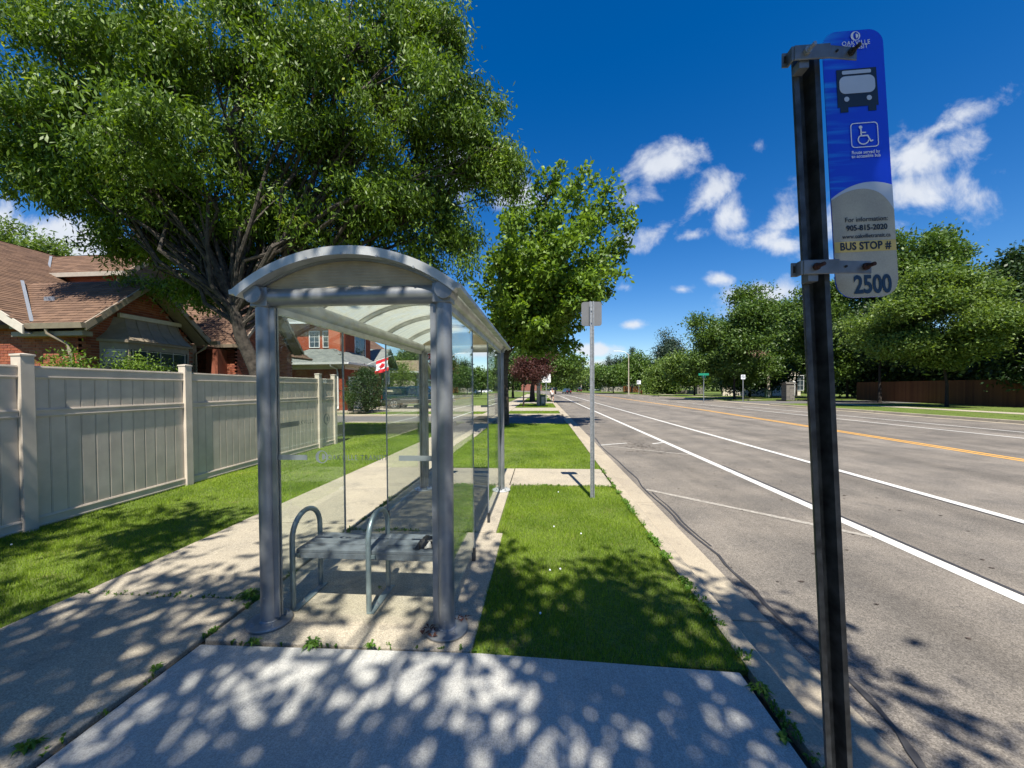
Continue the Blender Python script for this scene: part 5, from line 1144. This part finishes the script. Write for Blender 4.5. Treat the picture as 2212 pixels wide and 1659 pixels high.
W(h3,lambda b:b.tube([(-16.0,28.1,3.55),(-16.0,28.15,3.4),(-15.75,28.6,3.2),(-15.7,28.62,2.9),(-15.7,28.62,.3),(-15.6,28.4,.1)],.055,8),'downpipe',M['white'],smooth=True)
wall(h3,[(-26,31.9,3.5),(-17,31.9,3.5),(-17,31.9,7.4),(-26,31.9,7.4)],M['mortar_red'],M['brick_orange'],0)
wall(h3,[(-17,31.9,3.5),(-17,37.2,3.5),(-17,37.2,7.4),(-17,31.9,7.4)],M['mortar_red'],M['brick_orange'],0)
roofplane(h3,[(-26.5,31.4,7.4),(-16.5,31.4,7.4),(-20,34.8,9.6),(-24,34.8,9.6)],M['shingle_grey'],w=.33,h=.16); roofplane(h3,[(-16.5,31.4,7.4),(-16.5,38,7.4),(-20,34.8,9.6)],M['shingle_grey'],w=.33,h=.16)
gutter(h3,(-16.45,31.35,7.4),(-16.45,38,7.4),M['white'],.09); gutter(h3,(-26.5,31.35,7.4),(-16.45,31.35,7.4),M['white'],.09)
W(h3,lambda b:b.box(-17.75,-16.75,31.0,31.85,4.6,6.75),'chimney',M['brick_orange'])
window(h3,(-16.998,35.0,5.45),2.1,2.3,'x',M['white'],2,2,.07); 
for ua,ub in ((673,686),(701,717)):
    q=at((ua+ub)/2,726,Y=31.9); window(h3,(q.x,31.898,5.95),.95,1.45,'y',M['white'],2,3,.06)
# green-trimmed porch gable and white column
gable(h3,-15.6,36.6,40.9,3.9,5.75,-21,roof=M['shingle_grey'],fascia=M['greenbox'],sh_lim=0,fw=.22)
wall(h3,[(-17,37,0),(-17,40.6,0),(-17,40.6,3.8),(-17,38.75,5.5),(-17,37,3.8)],M['greenbox'])
W(h3,lambda b:b.box(-15.95,-15.7,38.6,38.85,0,3.7),'porch_column',M['white']); W(h3,lambda b:b.box(-16.2,-15.6,36.9,40.6,3.62,3.80),'porch_beam',M['greenbox'])
W(h3,lambda b:b.box(-15.5,-15.19,34.35,35.5,0,3.5),'wall',M['brick_orange'])
wall(h3,[(-17,35.5,0),(-17,37.2,0),(-17,37.2,3.6),(-17,35.5,3.6)],M['mortar_red'])
# flag on slanting staff
fa=at(*( (1050+870*.36167)*.576,(1150+652*.36167)*.576),Y=27.6); 
fl=thing('flag','red and white flag with a maple leaf on a slanting staff by the garage','flag',(-15.1,33.9,0))
s0=Vector((-15.19,33.9,3.25)); s1=at(844,768.5,Y=33.0); s0=at(790,788,Y=30.2); s0.x=-14.9; s0=at(789,789,X=-14.95); s1=at(845,768.5,X=-12.6)
fl.location=(s0.x,s0.y,0); o_=fl.location
b=MB(); b.tube([s0-o_,s1-o_],.022,8); b.out('staff',M['white'],fl,smooth=True)
d=(s1-s0); a0=s0+d*.42; a1=s0+d*.90
nu,nv=18,12; 
def fpt(i,j):
    p=a0.lerp(a1,i/nu); dz=-(1.15 if True else 0)*j/nv; q=p+Vector((0,0,0)); q.x+=.10*math.sin(i*.9+j*.4)*(j/nv)-.10*j/nv; q.y+=.06*math.sin(i*.7+j)*(j/nv); q.z+=dz; return q-o_
for (j0,j1,mm,nm) in ((0,3,M['flagred'],'red_stripe'),(3,9,M['signwhite'],'white_field'),(9,12,M['flagred'],'red_stripe')):
    vs=[fpt(i,j) for j in range(j0,j1+1) for i in range(nu+1)]; k=nu+1
    b=MB(); b.add(vs,[(j*k+i,j*k+i+1,(j+1)*k+i+1,(j+1)*k+i) for j in range(j1-j0) for i in range(nu)]); b.out(nm,mm,fl)
leaf=[(0,.5),(.1,.28),(.2,.34),(.17,.08),(.3,.2),(.34,.12),(.5,.14),(.42,-.02),(.5,-.06),(.22,-.26),(.24,-.34),(.02,-.3),(.02,-.5)]; leaf+=[(-x,y) for x,y in leaf[::-1]]
b=MB(); nf=(a1-a0).cross(Vector((0,0,-1))).normalized(); nf=nf if nf.dot(CAMV-a0)>0 else -nf
pp=[]
for x,y in leaf:   # leaf points toward the staff end, as the cloth hangs sideways
    i=nu*(.5-y*.62); j=6+x*4.6; p=a0.lerp(a1,i/nu); q=p+Vector((0,0,-1.15*j/nv)); q.x+=.10*math.sin(i*.9+j*.4)*(j/nv)-.10*j/nv; q.y+=.06*math.sin(i*.7+j)*(j/nv); pp.append(q-o_+nf*.03)
b.poly(pp); b.out('maple_leaf',M['flagred'],fl)
# --- beige house further on
h4=thing('beige_house','beige house with a small front gable and tan roof behind the parked truck','house',(-20,50,0))
gable(h4,-16,49.3,56.4,3.9,5.6,-30,roof=M['shingle_tan'],fascia=M['cream'],sh_lim=0,fw=.3)
wall(h4,[(-16.5,49.7,0),(-16.5,56,0),(-16.5,56,3.8),(-16.5,52.85,5.3),(-16.5,49.7,3.8)],M['siding']); wall(h4,[(-29,49.7,0),(-16.5,49.7,0),(-16.5,49.7,3.8),(-29,49.7,3.8)],M['siding'])
gutter(h4,(-30,49.2,3.95),(-16,49.2,3.95),M['white'],.12)
W(h4,lambda b:b.box(-16.5,-16.4,50.4,55.3,0,2.4),'garage_door',M['white']); W(h4,lambda b:b.box(-16.49,-16.38,49.7,56,2.75,2.95),'trim_board',M['white'])
for y in (51.6,54.0): W(h4,lambda b:(b.box(-16.49,-16.4,y-.18,y+.18,3.0,3.9),),'wall_ornament',M['black'])
W(h4,lambda b:b.box(-23.5,-22.3,52,53,5.2,6.9),'chimney',M['stone'])
h5=thing('brown_roof_house','farther house with a brown hipped roof above the garage roof','house',(-24,46,0))
wall(h5,[(-30,42.5,0),(-20,42.5,0),(-20,42.5,6.2),(-30,42.5,6.2)],M['mortar_red']); wall(h5,[(-20,42.5,0),(-20,48.6,0),(-20,48.6,6.2),(-20,42.5,6.2)],M['mortar_red'])
roofplane(h5,[(-30.5,42,6.2),(-19.5,42,6.2),(-22,45.5,8.6),(-28,45.5,8.6)],M['shingle'],w=.4,h=.2); roofplane(h5,[(-19.5,42,6.2),(-19.5,49,6.2),(-22,45.5,8.6)],M['shingle'],w=.4,h=.2); gutter(h5,(-19.4,42,6.2),(-19.4,49,6.2),M['white'],.12)
# --- houses across the road
h6=thing('pale_house','pale stone house with tall windows half hidden behind the far trees','house',(44,72,0))
q=at(1600,835,Y=70); q2=at(1690,835,Y=70)
wall(h6,[(q.x-3,70,0),(q2.x+3,70,0),(q2.x+3,70,5.2),(q.x-3,70,5.2)],M['cream'])
roofplane(h6,[(q.x-3.6,69.5,5.2),(q2.x+3.6,69.5,5.2),(q2.x,74,8.2),(q.x,74,8.2)],M['shingle'],w=.5,h=.3)
for k in range(4): window(h6,(q.x-1+k*3.6,69.998,2.2),1.2,2.6,'y',M['white'],2,3,.08)
W(h6,lambda b:b.box(q.x+5,q.x+9,69.9,69.98,0,2.5),'garage_door',M['white'])
h7=thing('far_house','small brick house with a brown roof at the far end of the road','house',(-3,232,0))
wall(h7,[(-12,230,0),(0,230,0),(0,230,5.5),(-12,230,5.5)],M['mortar_red']); roofplane(h7,[(-13,229,5.5),(1,229,5.5),(-3,235,10),(-9,235,10)],M['shingle'],w=1,h=.6)
h8=thing('far_house','low pale garage half hidden by trees left of the white sign across the road','house',(0,0,0))
q=at(1322,835,Y=150); h8.location=(q.x,150,0); wall(h8,[(q.x-4,150,0),(q.x+4,150,0),(q.x+4,150,2.6),(q.x-4,150,2.6)],M['siding']); roofplane(h8,[(q.x-4.5,149.5,2.6),(q.x+4.5,149.5,2.6),(q.x+3,152,4.0),(q.x-3,152,4.0)],M['shingle_grey'],w=.6,h=.4)
f2_=thing('wooden_fence','brown board fence under the far trees by the tall street lamp','fence',at(1347,847.5,Z=0)); 
for k in range(34): b=MB(); b.obox((k*.16,0,0),(.15,.0,0),(0,.03,0),(0,0,2.0)); b.out('board',M['wood_brown'],f2_)
# ---------------------------------------------------------------- shrubs by the houses
def bush(label,u,vb,Y,w,h,m,n,seed,ll=.12,name='shrub',pot=False,X=None,sig=.16,stem=.15):
    random.seed(seed); B=at(u,vb,Y=Y); B.z=0; rt=thing(name,label,'shrub' if not pot else 'potted plant',B); T=MB(); ends=[]
    for i in range(n):
        a=random.uniform(0,6.28); z=stem+ (h-stem)*random.random()**.8; r=w/2*math.sqrt(random.random())*math.sin(math.pi*min(.97,(.16+.80*(z-stem)/(h-stem))))**.8
        e=(r*math.cos(a),r*math.sin(a),z); ends.append(e)
        if i%5==0: T.tube([(0,0,0),(e[0]*.4,e[1]*.4,z*.55),e],[.025,.014,.005],4,cap=False)
    T.out('stems',M['bark_dark'],rt); leafcloud(ends,16,sig,ll,ll*.4,m,'foliage',rt,droop=-.3)
    if pot: b=MB(); b.lathe([(.2,0),(.26,.62),(.28,.66),(.24,.66),(.2,.55)],(0,0,0),16); b.out('pot',M['black'],rt,smooth=True)
    return rt
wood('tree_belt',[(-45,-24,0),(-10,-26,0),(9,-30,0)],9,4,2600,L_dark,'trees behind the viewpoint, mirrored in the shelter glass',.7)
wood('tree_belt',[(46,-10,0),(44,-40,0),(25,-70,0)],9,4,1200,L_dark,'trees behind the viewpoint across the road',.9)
bush('large dark vase-shaped shrub in front of the white garage door',792,905,26.9,3.0,3.0,L_dark,700,2)
bush('bright yellow-green plant in a dark pot beside the garage door',758,905,27.9,1.0,1.3,L_lt,90,3,pot=True,stem=.65,name='potted_plant')
bush('dark foundation shrubs between the garage and the parked truck',835,893,32.5,3.0,1.9,L_dark,200,4)
bush('bright green shrub behind the bed of the parked truck',866,880,44,4.2,4.3,L_lt,200,5,ll=.25,sig=.35)
bush('low evergreen shrub under the bay window, left half',150,840,8.7,1.9,2.45,L_locust,230,6,ll=.09); bush('low evergreen shrub under the bay window, right half',300,840,10.0,2.6,2.45,L_locust,300,7,ll=.09)
bush('low evergreen shrub near the right corner of the bay window',372,840,11.4,2.0,2.35,L_dark,200,8,ll=.09)
vt('crimson_maple','crimson-leaved maple beside the beige house',948,850,905,985,735,840,L_crim,M['bark_dark'],16000,Y=60,seed=91,ll=.35,lw=.22,sigma=.45)
vt('yard_tree','dark tree above the beige house roof',875,850,840,915,745,800,L_green,M['bark_dark'],9000,Y=66,seed=92,ll=.4,lw=.2)
vt('yard_tree','leafy tree behind the brick house seen left of the shelter roof',470,850,400,540,590,720,L_green,M['bark_dark'],12000,Y=24,seed=93,ll=.25,lw=.15)
vt('yard_tree','tree top just peeking over the main brown roof at the left edge',10,850,-40,55,478,560,L_lt,M['bark_dark'],4000,Y=27,seed=94,ll=.3,lw=.1)
vt('yard_tree','tree beyond the shelter seen through its right glass',1040,850,1015,1075,790,842,L_green,M['bark_dark'],8000,Y=95,seed=95,ll=.5,lw=.3)
# ---------------------------------------------------------------- VEHICLES
def wheel(root,x,y,r,w,side,spokes=5):
    """y = outer face, side = direction of outer face along local y"""
    b=MB(); b.tube([(x,y,r),(x,y-side*w,r)],r,28); wh=b.out('wheel',M['darkrubber'],root,smooth=True,bevel=.015)
    b=MB(); b.tube([(x,y+side*.004,r),(x,y-side*.02,r)],r*.66,24); b.out('rim',M['galv_dark'],wh,smooth=True)
    b=MB()
    for k in range(spokes):
        a=2*math.pi*k/spokes; b.beam((x,y+side*.012,r),(x+r*.62*math.cos(a),y+side*.012,r+r*.62*math.sin(a)),r*.2,.02,up=(0,1,0))
    b.tube([(x,y+side*.022,r),(x,y,r)],r*.17,14)
    vs=[];n=28
    for k in range(n): t=2*math.pi*k/n; vs+=[(x+r*.68*math.cos(t),y+side*.012,r+r*.68*math.sin(t)),(x+r*.58*math.cos(t),y+side*.016,r+r*.58*math.sin(t))]
    b.add(vs,[(2*i,2*i+1,2*((i+1)%n)+1,2*((i+1)%n)) for i in range(n)]); b.out('spokes',M['rim'],wh)
def loft(b,secs):
    """secs: list of (x, [(y,z)...]) half sections mirrored in y"""
    rings=[]
    for x,hp in secs: rings.append([(x,y,z) for y,z in hp]+[(x,-y,z) for y,z in reversed(hp)])
    n=len(rings[0]); vs=[p for r in rings for p in r]; fs=[]
    for i in range(len(rings)-1):
        for k in range(n): fs.append((i*n+k,(i+1)*n+k,(i+1)*n+(k+1)%n,i*n+(k+1)%n))
    fs+=[tuple(range(n)),tuple((len(rings)-1)*n+k for k in range(n))[::-1]]
    b.add(vs,fs)
def truck():
    q=at(872,885,Y=30.6); rt=thing('pickup_truck','dark blue pickup truck with a covered bed parked on the driveway, seen through the shelter','pickup truck',(at(826,885,Y=30.6).x+1.0,31.6,0))
    Wd=.98; L_=5.7; rr=.40
    # lower body
    def hp(w,z0,z1): return [(w*.86,z0),(w,z0+.12),(w,z1-.14),(w*.95,z1)]
    b=MB(); xs=[(-1.05,.55,1.12),(-.95,.48,1.14),(0,.48,1.14),(2.2,.48,1.14),(3.55,.48,1.13),(4.3,.50,1.08),(4.55,.55,.98)]
    loft(b,[(x,hp(Wd,z0,z1)) for x,z0,z1 in xs]); body=b.out('body',M['carblue'],rt,smooth=True,bevel=.02)
    b=MB(); b.box(-1.06,4.5,-Wd-.012,-Wd+.02,.47,.72); b.box(-1.06,4.5,Wd-.02,Wd+.012,.47,.72); b.out('lower_cladding',M['cargrey'],rt)
    b=MB(); b.box(.5,3.1,-Wd-.02,-Wd+.01,.725,.775); b.box(-.4,-.1,-Wd-.02,-Wd+.01,.725,.775); b.out('side_moulding',M['rim'],rt)
    b=MB(); b.box(.75,2.95,-Wd-.12,-Wd+.02,.38,.43); b.out('running_board',M['rim'],rt)
    # cab
    b=MB(); loft(b,[(.95,[(Wd*.93,1.13),(Wd*.80,1.72),(Wd*.70,1.80)]),(1.25,[(Wd*.93,1.13),(Wd*.78,1.80),(Wd*.68,1.86)]),(2.55,[(Wd*.93,1.13),(Wd*.77,1.78),(Wd*.66,1.84)]),(3.35,[(Wd*.93,1.12),(Wd*.90,1.16),(Wd*.82,1.18)])]); b.out('cab',M['carblue'],rt,smooth=True,bevel=.015)
    for (x0,x1,x2,x3) in ((1.12,1.16,1.78,1.82),(1.92,1.90,2.52,3.0)):
        for s in (-1,1):
            b=MB(); w0=Wd*.925;w1=Wd*.80; b.prism([(x0,s*(w0+.004),1.18),(x3,s*(w0+.004),1.18),(x2,s*(w1+.0),1.69),(x1,s*(w1+.0),1.69)],(0,s*.012,0)); b.out('side_window',M['winglass'],rt)
    b=MB(); b.prism([(2.66,-.66,1.80),(2.66,.66,1.80),(3.36,.80,1.20),(3.36,-.80,1.20)],(.01,0,.012)); b.out('windscreen',M['winglass'],rt)
    # covered bed
    b=MB(); loft(b,[(-1.0,[(Wd*.93,1.13),(Wd*.86,1.70),(Wd*.76,1.76)]),(.92,[(Wd*.93,1.13),(Wd*.84,1.76),(Wd*.72,1.82)])]); b.out('bed_cover',M['carblue'],rt,smooth=True,bevel=.02)
    b=MB(); b.prism([(-.75,-Wd*.93,1.24),(.62,-Wd*.93,1.24),(.55,-Wd*.875,1.62),(-.70,-Wd*.885,1.62)],(0,-.014,0)); b.out('bed_window',M['winglass'],rt)
    b=MB(); b.prism([(-.62,-Wd*.95,1.40),(-.1,-Wd*.95,1.40),(-.15,-Wd*.92,1.53),(-.6,-Wd*.92,1.55)],(0,-.012,0)); b.out('sticker',M['sign_tan'],rt)
    b=MB(); b.box(4.5,4.68,-.9,.9,.5,.72); b.box(-1.2,-1.02,-.9,.9,.5,.7); b.out('bumper',M['rim'],rt,bevel=.03)
    for s in (-1,1):
        b=MB(); b.box(4.42,4.57,s*.62-.2,s*.62+.2,.82,1.02); b.out('headlight',M['signwhite'],rt,bevel=.02)
        b=MB(); b.box(-1.09,-1.03,s*.86-.08,s*.86+.08,.8,1.1); b.out('tail_light',M['flagred'],rt)
        b=MB(); b.box(3.0,3.1,s*(Wd+.08)-.11,s*(Wd+.08)+.11,1.18,1.38); b.out('mirror',M['black'],rt,bevel=.03)
        for x in (-.02,3.62):
            b=MB(); b.tube([(x,s*(Wd+.002),rr),(x,s*(Wd-.3),rr)],rr+.09,26); b.out('wheel_arch',M['darkrubber'],rt)
            wheel(rt,x,s*(Wd+.03),rr,.26,s)
        for x in (1.95,): b=MB(); b.box(x-.3,x-.16,s*(Wd+.02)-.01,s*(Wd+.02)+.01,1.0,1.03); b.out('door_handle',M['black'],rt)
    return rt
truck()
def car(label,loc,rz,m,L_=4.5,Wd=.9,hh=1.45,group=None,suv=False):
    rt=thing('parked_car',label,'car',loc,rz,group=group); k=hh/1.45; zb=.85*k
    b=MB(); w=Wd
    def hp(z0,z1,w=w): return [(w*.85,z0),(w,z0+.15),(w,z1-.2),(w*.9,z1)]
    loft(b,[(-L_/2,hp(.35,zb*.85,w*.85)),(-L_/2+.15,hp(.22,zb,w)),(-.3,hp(.2,zb+.04,w)),(L_*.22,hp(.2,zb,w)),(L_/2-.2,hp(.22,zb*.82,w*.95)),(L_/2,hp(.35,zb*.68,w*.8))]); b.out('body',m,rt,smooth=True)
    xr=-L_/2+.12 if suv else -L_/2+.55
    b=MB(); loft(b,[(xr,[(w*.88,zb),(w*.86,zb+.02),(w*.8,zb+.03)]),(xr+.35,[(w*.88,zb),(w*.72,hh-.04),(w*.6,hh-.02)]),(.1,[(w*.88,zb),(w*.73,hh),(w*.6,hh+.02)]),(.65,[(w*.88,zb),(w*.72,hh-.07),(w*.6,hh-.05)]),(1.35,[(w*.88,zb),(w*.86,zb+.02),(w*.8,zb+.03)])]); b.out('cabin',M['winglass'],rt,smooth=True)
    b=MB(); b.prism([(xr+.35,-w*.62,hh-.01),(.65,-w*.62,hh-.03),(.65,w*.62,hh-.03),(xr+.35,w*.62,hh-.01)],(0,0,.04)); b.out('roof',m,rt,bevel=.01)
    for s in (-1,1):
        for x in (-.25,): b=MB(); b.beam((x,s*w*.89,zb),(x,s*w*.74,hh),.07,.03,up=(0,1,0)); b.out('pillar',m,rt)
        for x in (-L_*.3,L_*.31): wheel(rt,x,s*(w+.01),.32,.2,s)
        b=MB(); b.box(L_/2-.12,L_/2+.01,s*w*.6-.14,s*w*.6+.14,.58,.72); b.out('headlight',M['signwhite'],rt)
        b=MB(); b.box(-L_/2-.01,-L_/2+.1,s*w*.62-.14,s*w*.62+.14,.62,.78); b.out('tail_light',M['flagred'],rt)
    return rt
def carat(label,u,Y,rz,m,**k):
    p=at(u,845,Y=Y); return car(label,(p.x,Y,RZ if k.pop('road',0) else 0),rz,m,**k)
carat('small black car driving away in the distance',1224,118,math.radians(105),M['carblack'],road=1,hh=1.5)
carat('dark vehicle standing in the shade left of the white car, far off',1251,150,math.radians(90),M['carblack'],hh=1.75,suv=True)
carat('white car parked sideways past the far lamp post',1284,170,math.radians(185),M['carwhite'],hh=1.5,L_=4.7,suv=True)
carat('black pickup-sized car crossing at the very end of the road',1193,205,math.radians(180),M['carblack'],hh=1.7,L_=5.4,suv=True)
carat('white sedan seen through the shelter, parked down the street',1020,100,math.radians(0),M['carwhite'],hh=1.5,L_=4.6)
carat('white car beside the white sedan, seen through the shelter',1048,118,math.radians(10),M['carwhite'],hh=1.45)
# ---------------------------------------------------------------- RUNNER
def runner():
    q=at(1193,871,Z=RZ); rt=thing('person','person jogging towards the camera in a pale top and dark shorts','person',(q.x,q.y,RZ))
    J={'pel':(0,0,.96),'wa':(0,-.01,1.08),'ch':(0,-.03,1.30),'nk':(0,-.04,1.46),'hd':(0,-.07,1.58),'top':(0,-.07,1.70),
       'hl':(.10,0,.90),'kl':(.11,-.22,.55),'al':(.10,-.10,.14),'tl':(.10,-.24,.06),'hr':(-.10,0,.90),'kr':(-.11,.02,.50),'ar':(-.10,.34,.42),'tr':(-.10,.40,.33),
       'sl':(.19,-.03,1.40),'el':(.25,.14,1.16),'wl':(.20,-.06,1.05),'fl':(.17,-.15,1.08),'sr':(-.19,-.03,1.40),'er':(-.25,.02,1.14),'wr':(-.14,-.22,1.17),'fr':(-.10,-.29,1.21)}
    R={'pel':.15,'wa':.13,'ch':.165,'nk':.06,'hd':.10,'top':.07,'hl':.09,'kl':.06,'al':.042,'tl':.035,'hr':.09,'kr':.06,'ar':.042,'tr':.035,'sl':.065,'el':.042,'wl':.03,'fl':.03,'sr':.065,'er':.042,'wr':.03,'fr':.03}
    E_=[('pel','wa'),('wa','ch'),('ch','nk'),('nk','hd'),('hd','top'),('pel','hl'),('hl','kl'),('kl','al'),('al','tl'),('pel','hr'),('hr','kr'),('kr','ar'),('ar','tr'),('ch','sl'),('sl','el'),('el','wl'),('wl','fl'),('ch','sr'),('sr','er'),('er','wr'),('wr','fr')]
    def skin(name,keys,m,gr=1.,par=rt):
        ks=list(keys); me=bpy.data.meshes.new(name); me.from_pydata([J[k] for k in ks],[(ks.index(a),ks.index(b_)) for a,b_ in E_ if a in ks and b_ in ks],[]); me.materials.append(m)
        o=link(name,me,par); mo=o.modifiers.new('skin','SKIN'); 
        for i,k in enumerate(ks): me.skin_vertices[0].data[i].radius=(R[k]*gr,R[k]*gr*.82); 
        me.skin_vertices[0].data[0].use_root=True
        o.modifiers.new('sub','SUBSURF').levels=1; o.modifiers['sub'].render_levels=2; return o
    body=skin('body',J.keys(),M['skin'])
    J['sl2']=(.225,.05,1.28);J['sr2']=(-.22,0,1.28);R['sl2']=R['sr2']=.055;J['kl2']=(.11,-.13,.68);J['kr2']=(-.11,.01,.66);R['kl2']=R['kr2']=.085
    E_.extend([('sl','sl2'),('sr','sr2'),('hl','kl2'),('hr','kr2')])
    skin('shirt',['pel','wa','ch','sl','sr','sl2','sr2'],M['clothw'],1.13); skin('shorts',['pel','hl','hr','kl2','kr2'],M['clothd'],1.16)
    J['h1']=(0,-.03,1.66);J['h2']=(0,-.01,1.60);R['h1']=.095;R['h2']=.08; E_.append(('h1','h2')); skin('hair',['h1','h2'],M['black'],1.)
    for k in ('tl','tr'): b=MB(); x,y,z=J[k]; b.box(x-.045,x+.045,y-.05,y+.16,z-.06,z+.03); b.out('shoe',M['clothw'],rt,bevel=.02)
runner()
# ---------------------------------------------------------------- WEEDS, DEBRIS
def weed(label,x,y,n,r,h,seed,name='weed',w=.0075,m=None):
    random.seed(seed); b=MB(); r*=.75; h*=.8
    for i in range(n):
        a=random.uniform(0,6.28); l=r*random.uniform(.5,1.1); hh=h*random.uniform(.3,1.1); d=Vector((math.cos(a),math.sin(a),0)); s=Vector((-d.y,d.x,0))*w*random.uniform(.6,1.3)
        o0=Vector((random.uniform(-r*.3,r*.3),random.uniform(-r*.3,r*.3),0)); p1=o0+d*l*.5+Vector((0,0,hh)); p2=o0+d*l+Vector((0,0,hh*.55))
        b.add([o0,p1+s,p1-s,p2],[(0,1,2),(1,3,2)])
    o=b.out(name,m or L_weed); o.location=(x,y,.0); return tag(o,label,'weed',group='weeds in the concrete joints')
def gxy(u,v): q=at(u,v,Z=0); return q.x,q.y
for i,(lab,u,v,n,r,h) in enumerate([('leafy weed clump where the sidewalk joint meets the shelter slab',540,1287,70,.13,.05),('spiky weed in the joint below the left shelter post',548,1392,26,.07,.05),('largest weed in the joint between the two slabs',672,1396,40,.09,.05),
    ('thin grass tuft in the slab joint right of the largest weed',800,1402,16,.05,.06),('small weed on the joint at the bottom left corner',60,1618,40,.08,.04),('small weed between sidewalk and boarding pad',340,1445,26,.06,.03),
    ('weed growing in the kerb joint at the bottom right',1640,1493,40,.09,.05),('yellowish weed low in the kerb joint by the stop post',1690,1600,24,.06,.04),('tiny weed by the foot of the bench',820,1272,14,.03,.03)]):
    x,y=gxy(u,v); weed(lab,x,y,n,r,h,100+i)
# long weedy fringe in joints: nobody could count these
random.seed(55)
def fringe(pts,n,r,h,label,w=.005):
    b=MB()
    for i in range(n):
        k=random.random()*(len(pts)-1); j=int(k); x=pts[j][0]+(pts[j+1][0]-pts[j][0])*(k-j)+random.gauss(0,.018); y=pts[j][1]+(pts[j+1][1]-pts[j][1])*(k-j)+random.gauss(0,.018)
        if math.sin(x*9+y*5.3)+math.sin(y*13.7)<-.15: continue
        for q in range(4):
            a=random.uniform(0,6.28); d=Vector((math.cos(a),math.sin(a),0)); s=Vector((-d.y,d.x,0))*w; l=r*random.uniform(.4,1.2); hh=h*random.uniform(.3,1.2); o0=Vector((x,y,-.02)); p1=o0+d*l*.5+Vector((0,0,hh+.02)); p2=o0+d*l+Vector((0,0,hh*.6+.02))
            b.add([o0,p1+s,p1-s,p2],[(0,1,2),(1,3,2)])
    o=b.out('joint_weeds',L_weed); tag(o,label,'weeds',kind='stuff')
fringe([(-2.25,2.35),(-2.25,3.3)],90,.03,.02,'thin green growth in the joint beside the left shelter post'); fringe([(-2.25,3.9),(-2.25,6.4)],170,.045,.03,'leafy growth along the joint left of the shelter'); fringe([(-2.2,4.34),(-.5,4.34)],90,.04,.025,'leafy growth in the cross joint of the shelter slab')
fringe([(-2.2,2.33),(.0,2.36)],25,.02,.02,'sparse growth along the near edge of the shelter slab',.006); fringe([(1.19,1.2),(1.19,2.3)],60,.03,.02,'growth in the joint beside the kerb'); fringe([(1.19,6.5),(1.19,7.9)],70,.04,.03,'growth where the cross path meets the kerb'); fringe([(-.5,6.50),(1.2,6.5)],60,.03,.02,'growth along the near edge of the cross path')
fringe([(-3.78,2.84),(-2.26,2.84)],50,.02,.015,'growth in the sidewalk joint'); fringe([(-2.25,-.3),(-2.25,2.3)],40,.02,.015,'growth between the sidewalk and the boarding pad',.006)
fringe([(1.2,2.35),(1.19,6.5)],360,.05,.03,'clover and broad leaves along the kerb side of the lawn',.007)
random.seed(8)
for i,(x,y) in enumerate([(-.745,2.50),(-.72,2.44),(-.79,2.46),(-.60,2.64),(-.77,2.53),(-.55,2.66)]):
    b=MB(); 
    for k in range(5):
        a=random.uniform(0,6.28); d=Vector((math.cos(a),math.sin(a),0)); s=Vector((-d.y,d.x,0))*.007; l=random.uniform(.03,.06); b.add([(0,0,0),d*l*.5+s+Vector((0,0,.012)),d*l+Vector((0,0,.004)),d*l*.5-s+Vector((0,0,.014))],[(0,1,2,3)])
    o=b.out('dead_leaf',M['deadleaf']); o.location=(x,y,.024); tag(o,'curled brown dead leaves caught round the foot of the right shelter post','leaf litter',group='dead leaves at the shelter post')
b=MB()
for k in range(150):
    y=random.uniform(.9,16); x=random.uniform(1.75,5.5); s=random.uniform(.008,.022); a=random.uniform(0,3.14); b.add([(x+s*math.cos(a+t)*1.6,y+s*math.sin(a+t),RZ+.0045+.003*(t%2>1)) for t in (0,1.57,3.14,4.71)],[(0,1,2,3)])
for k in range(110):
    y=random.gauss(11.8,.7); x=random.gauss(2.9,.35); s=random.uniform(.01,.04); b.add([(x+s*math.cos(t)*1.8,y+s*math.sin(t)*.7,RZ+.0046) for t in (0,1.57,3.14,4.71)],[(0,1,2,3)])
o=b.out('road_debris',M['darkgrit']); tag(o,'scattered bits of bark and leaf litter on the asphalt','litter',kind='stuff')

random.seed(19)
b=MB()
for k in range(9):
    x,y=(random.uniform(-.3,1.1),random.uniform(2.5,6)) if k%3 else (random.uniform(-5.8,-4),random.uniform(2,7))
    b.lathe([(.002,.0),(.008,.006),(.009,.012),(.004,.018)],(x,y,.018),7)
o=b.out('clover_flowers',M['signwhite']); tag(o,'tiny white clover heads dotted over the short grass','flowers',kind='stuff')
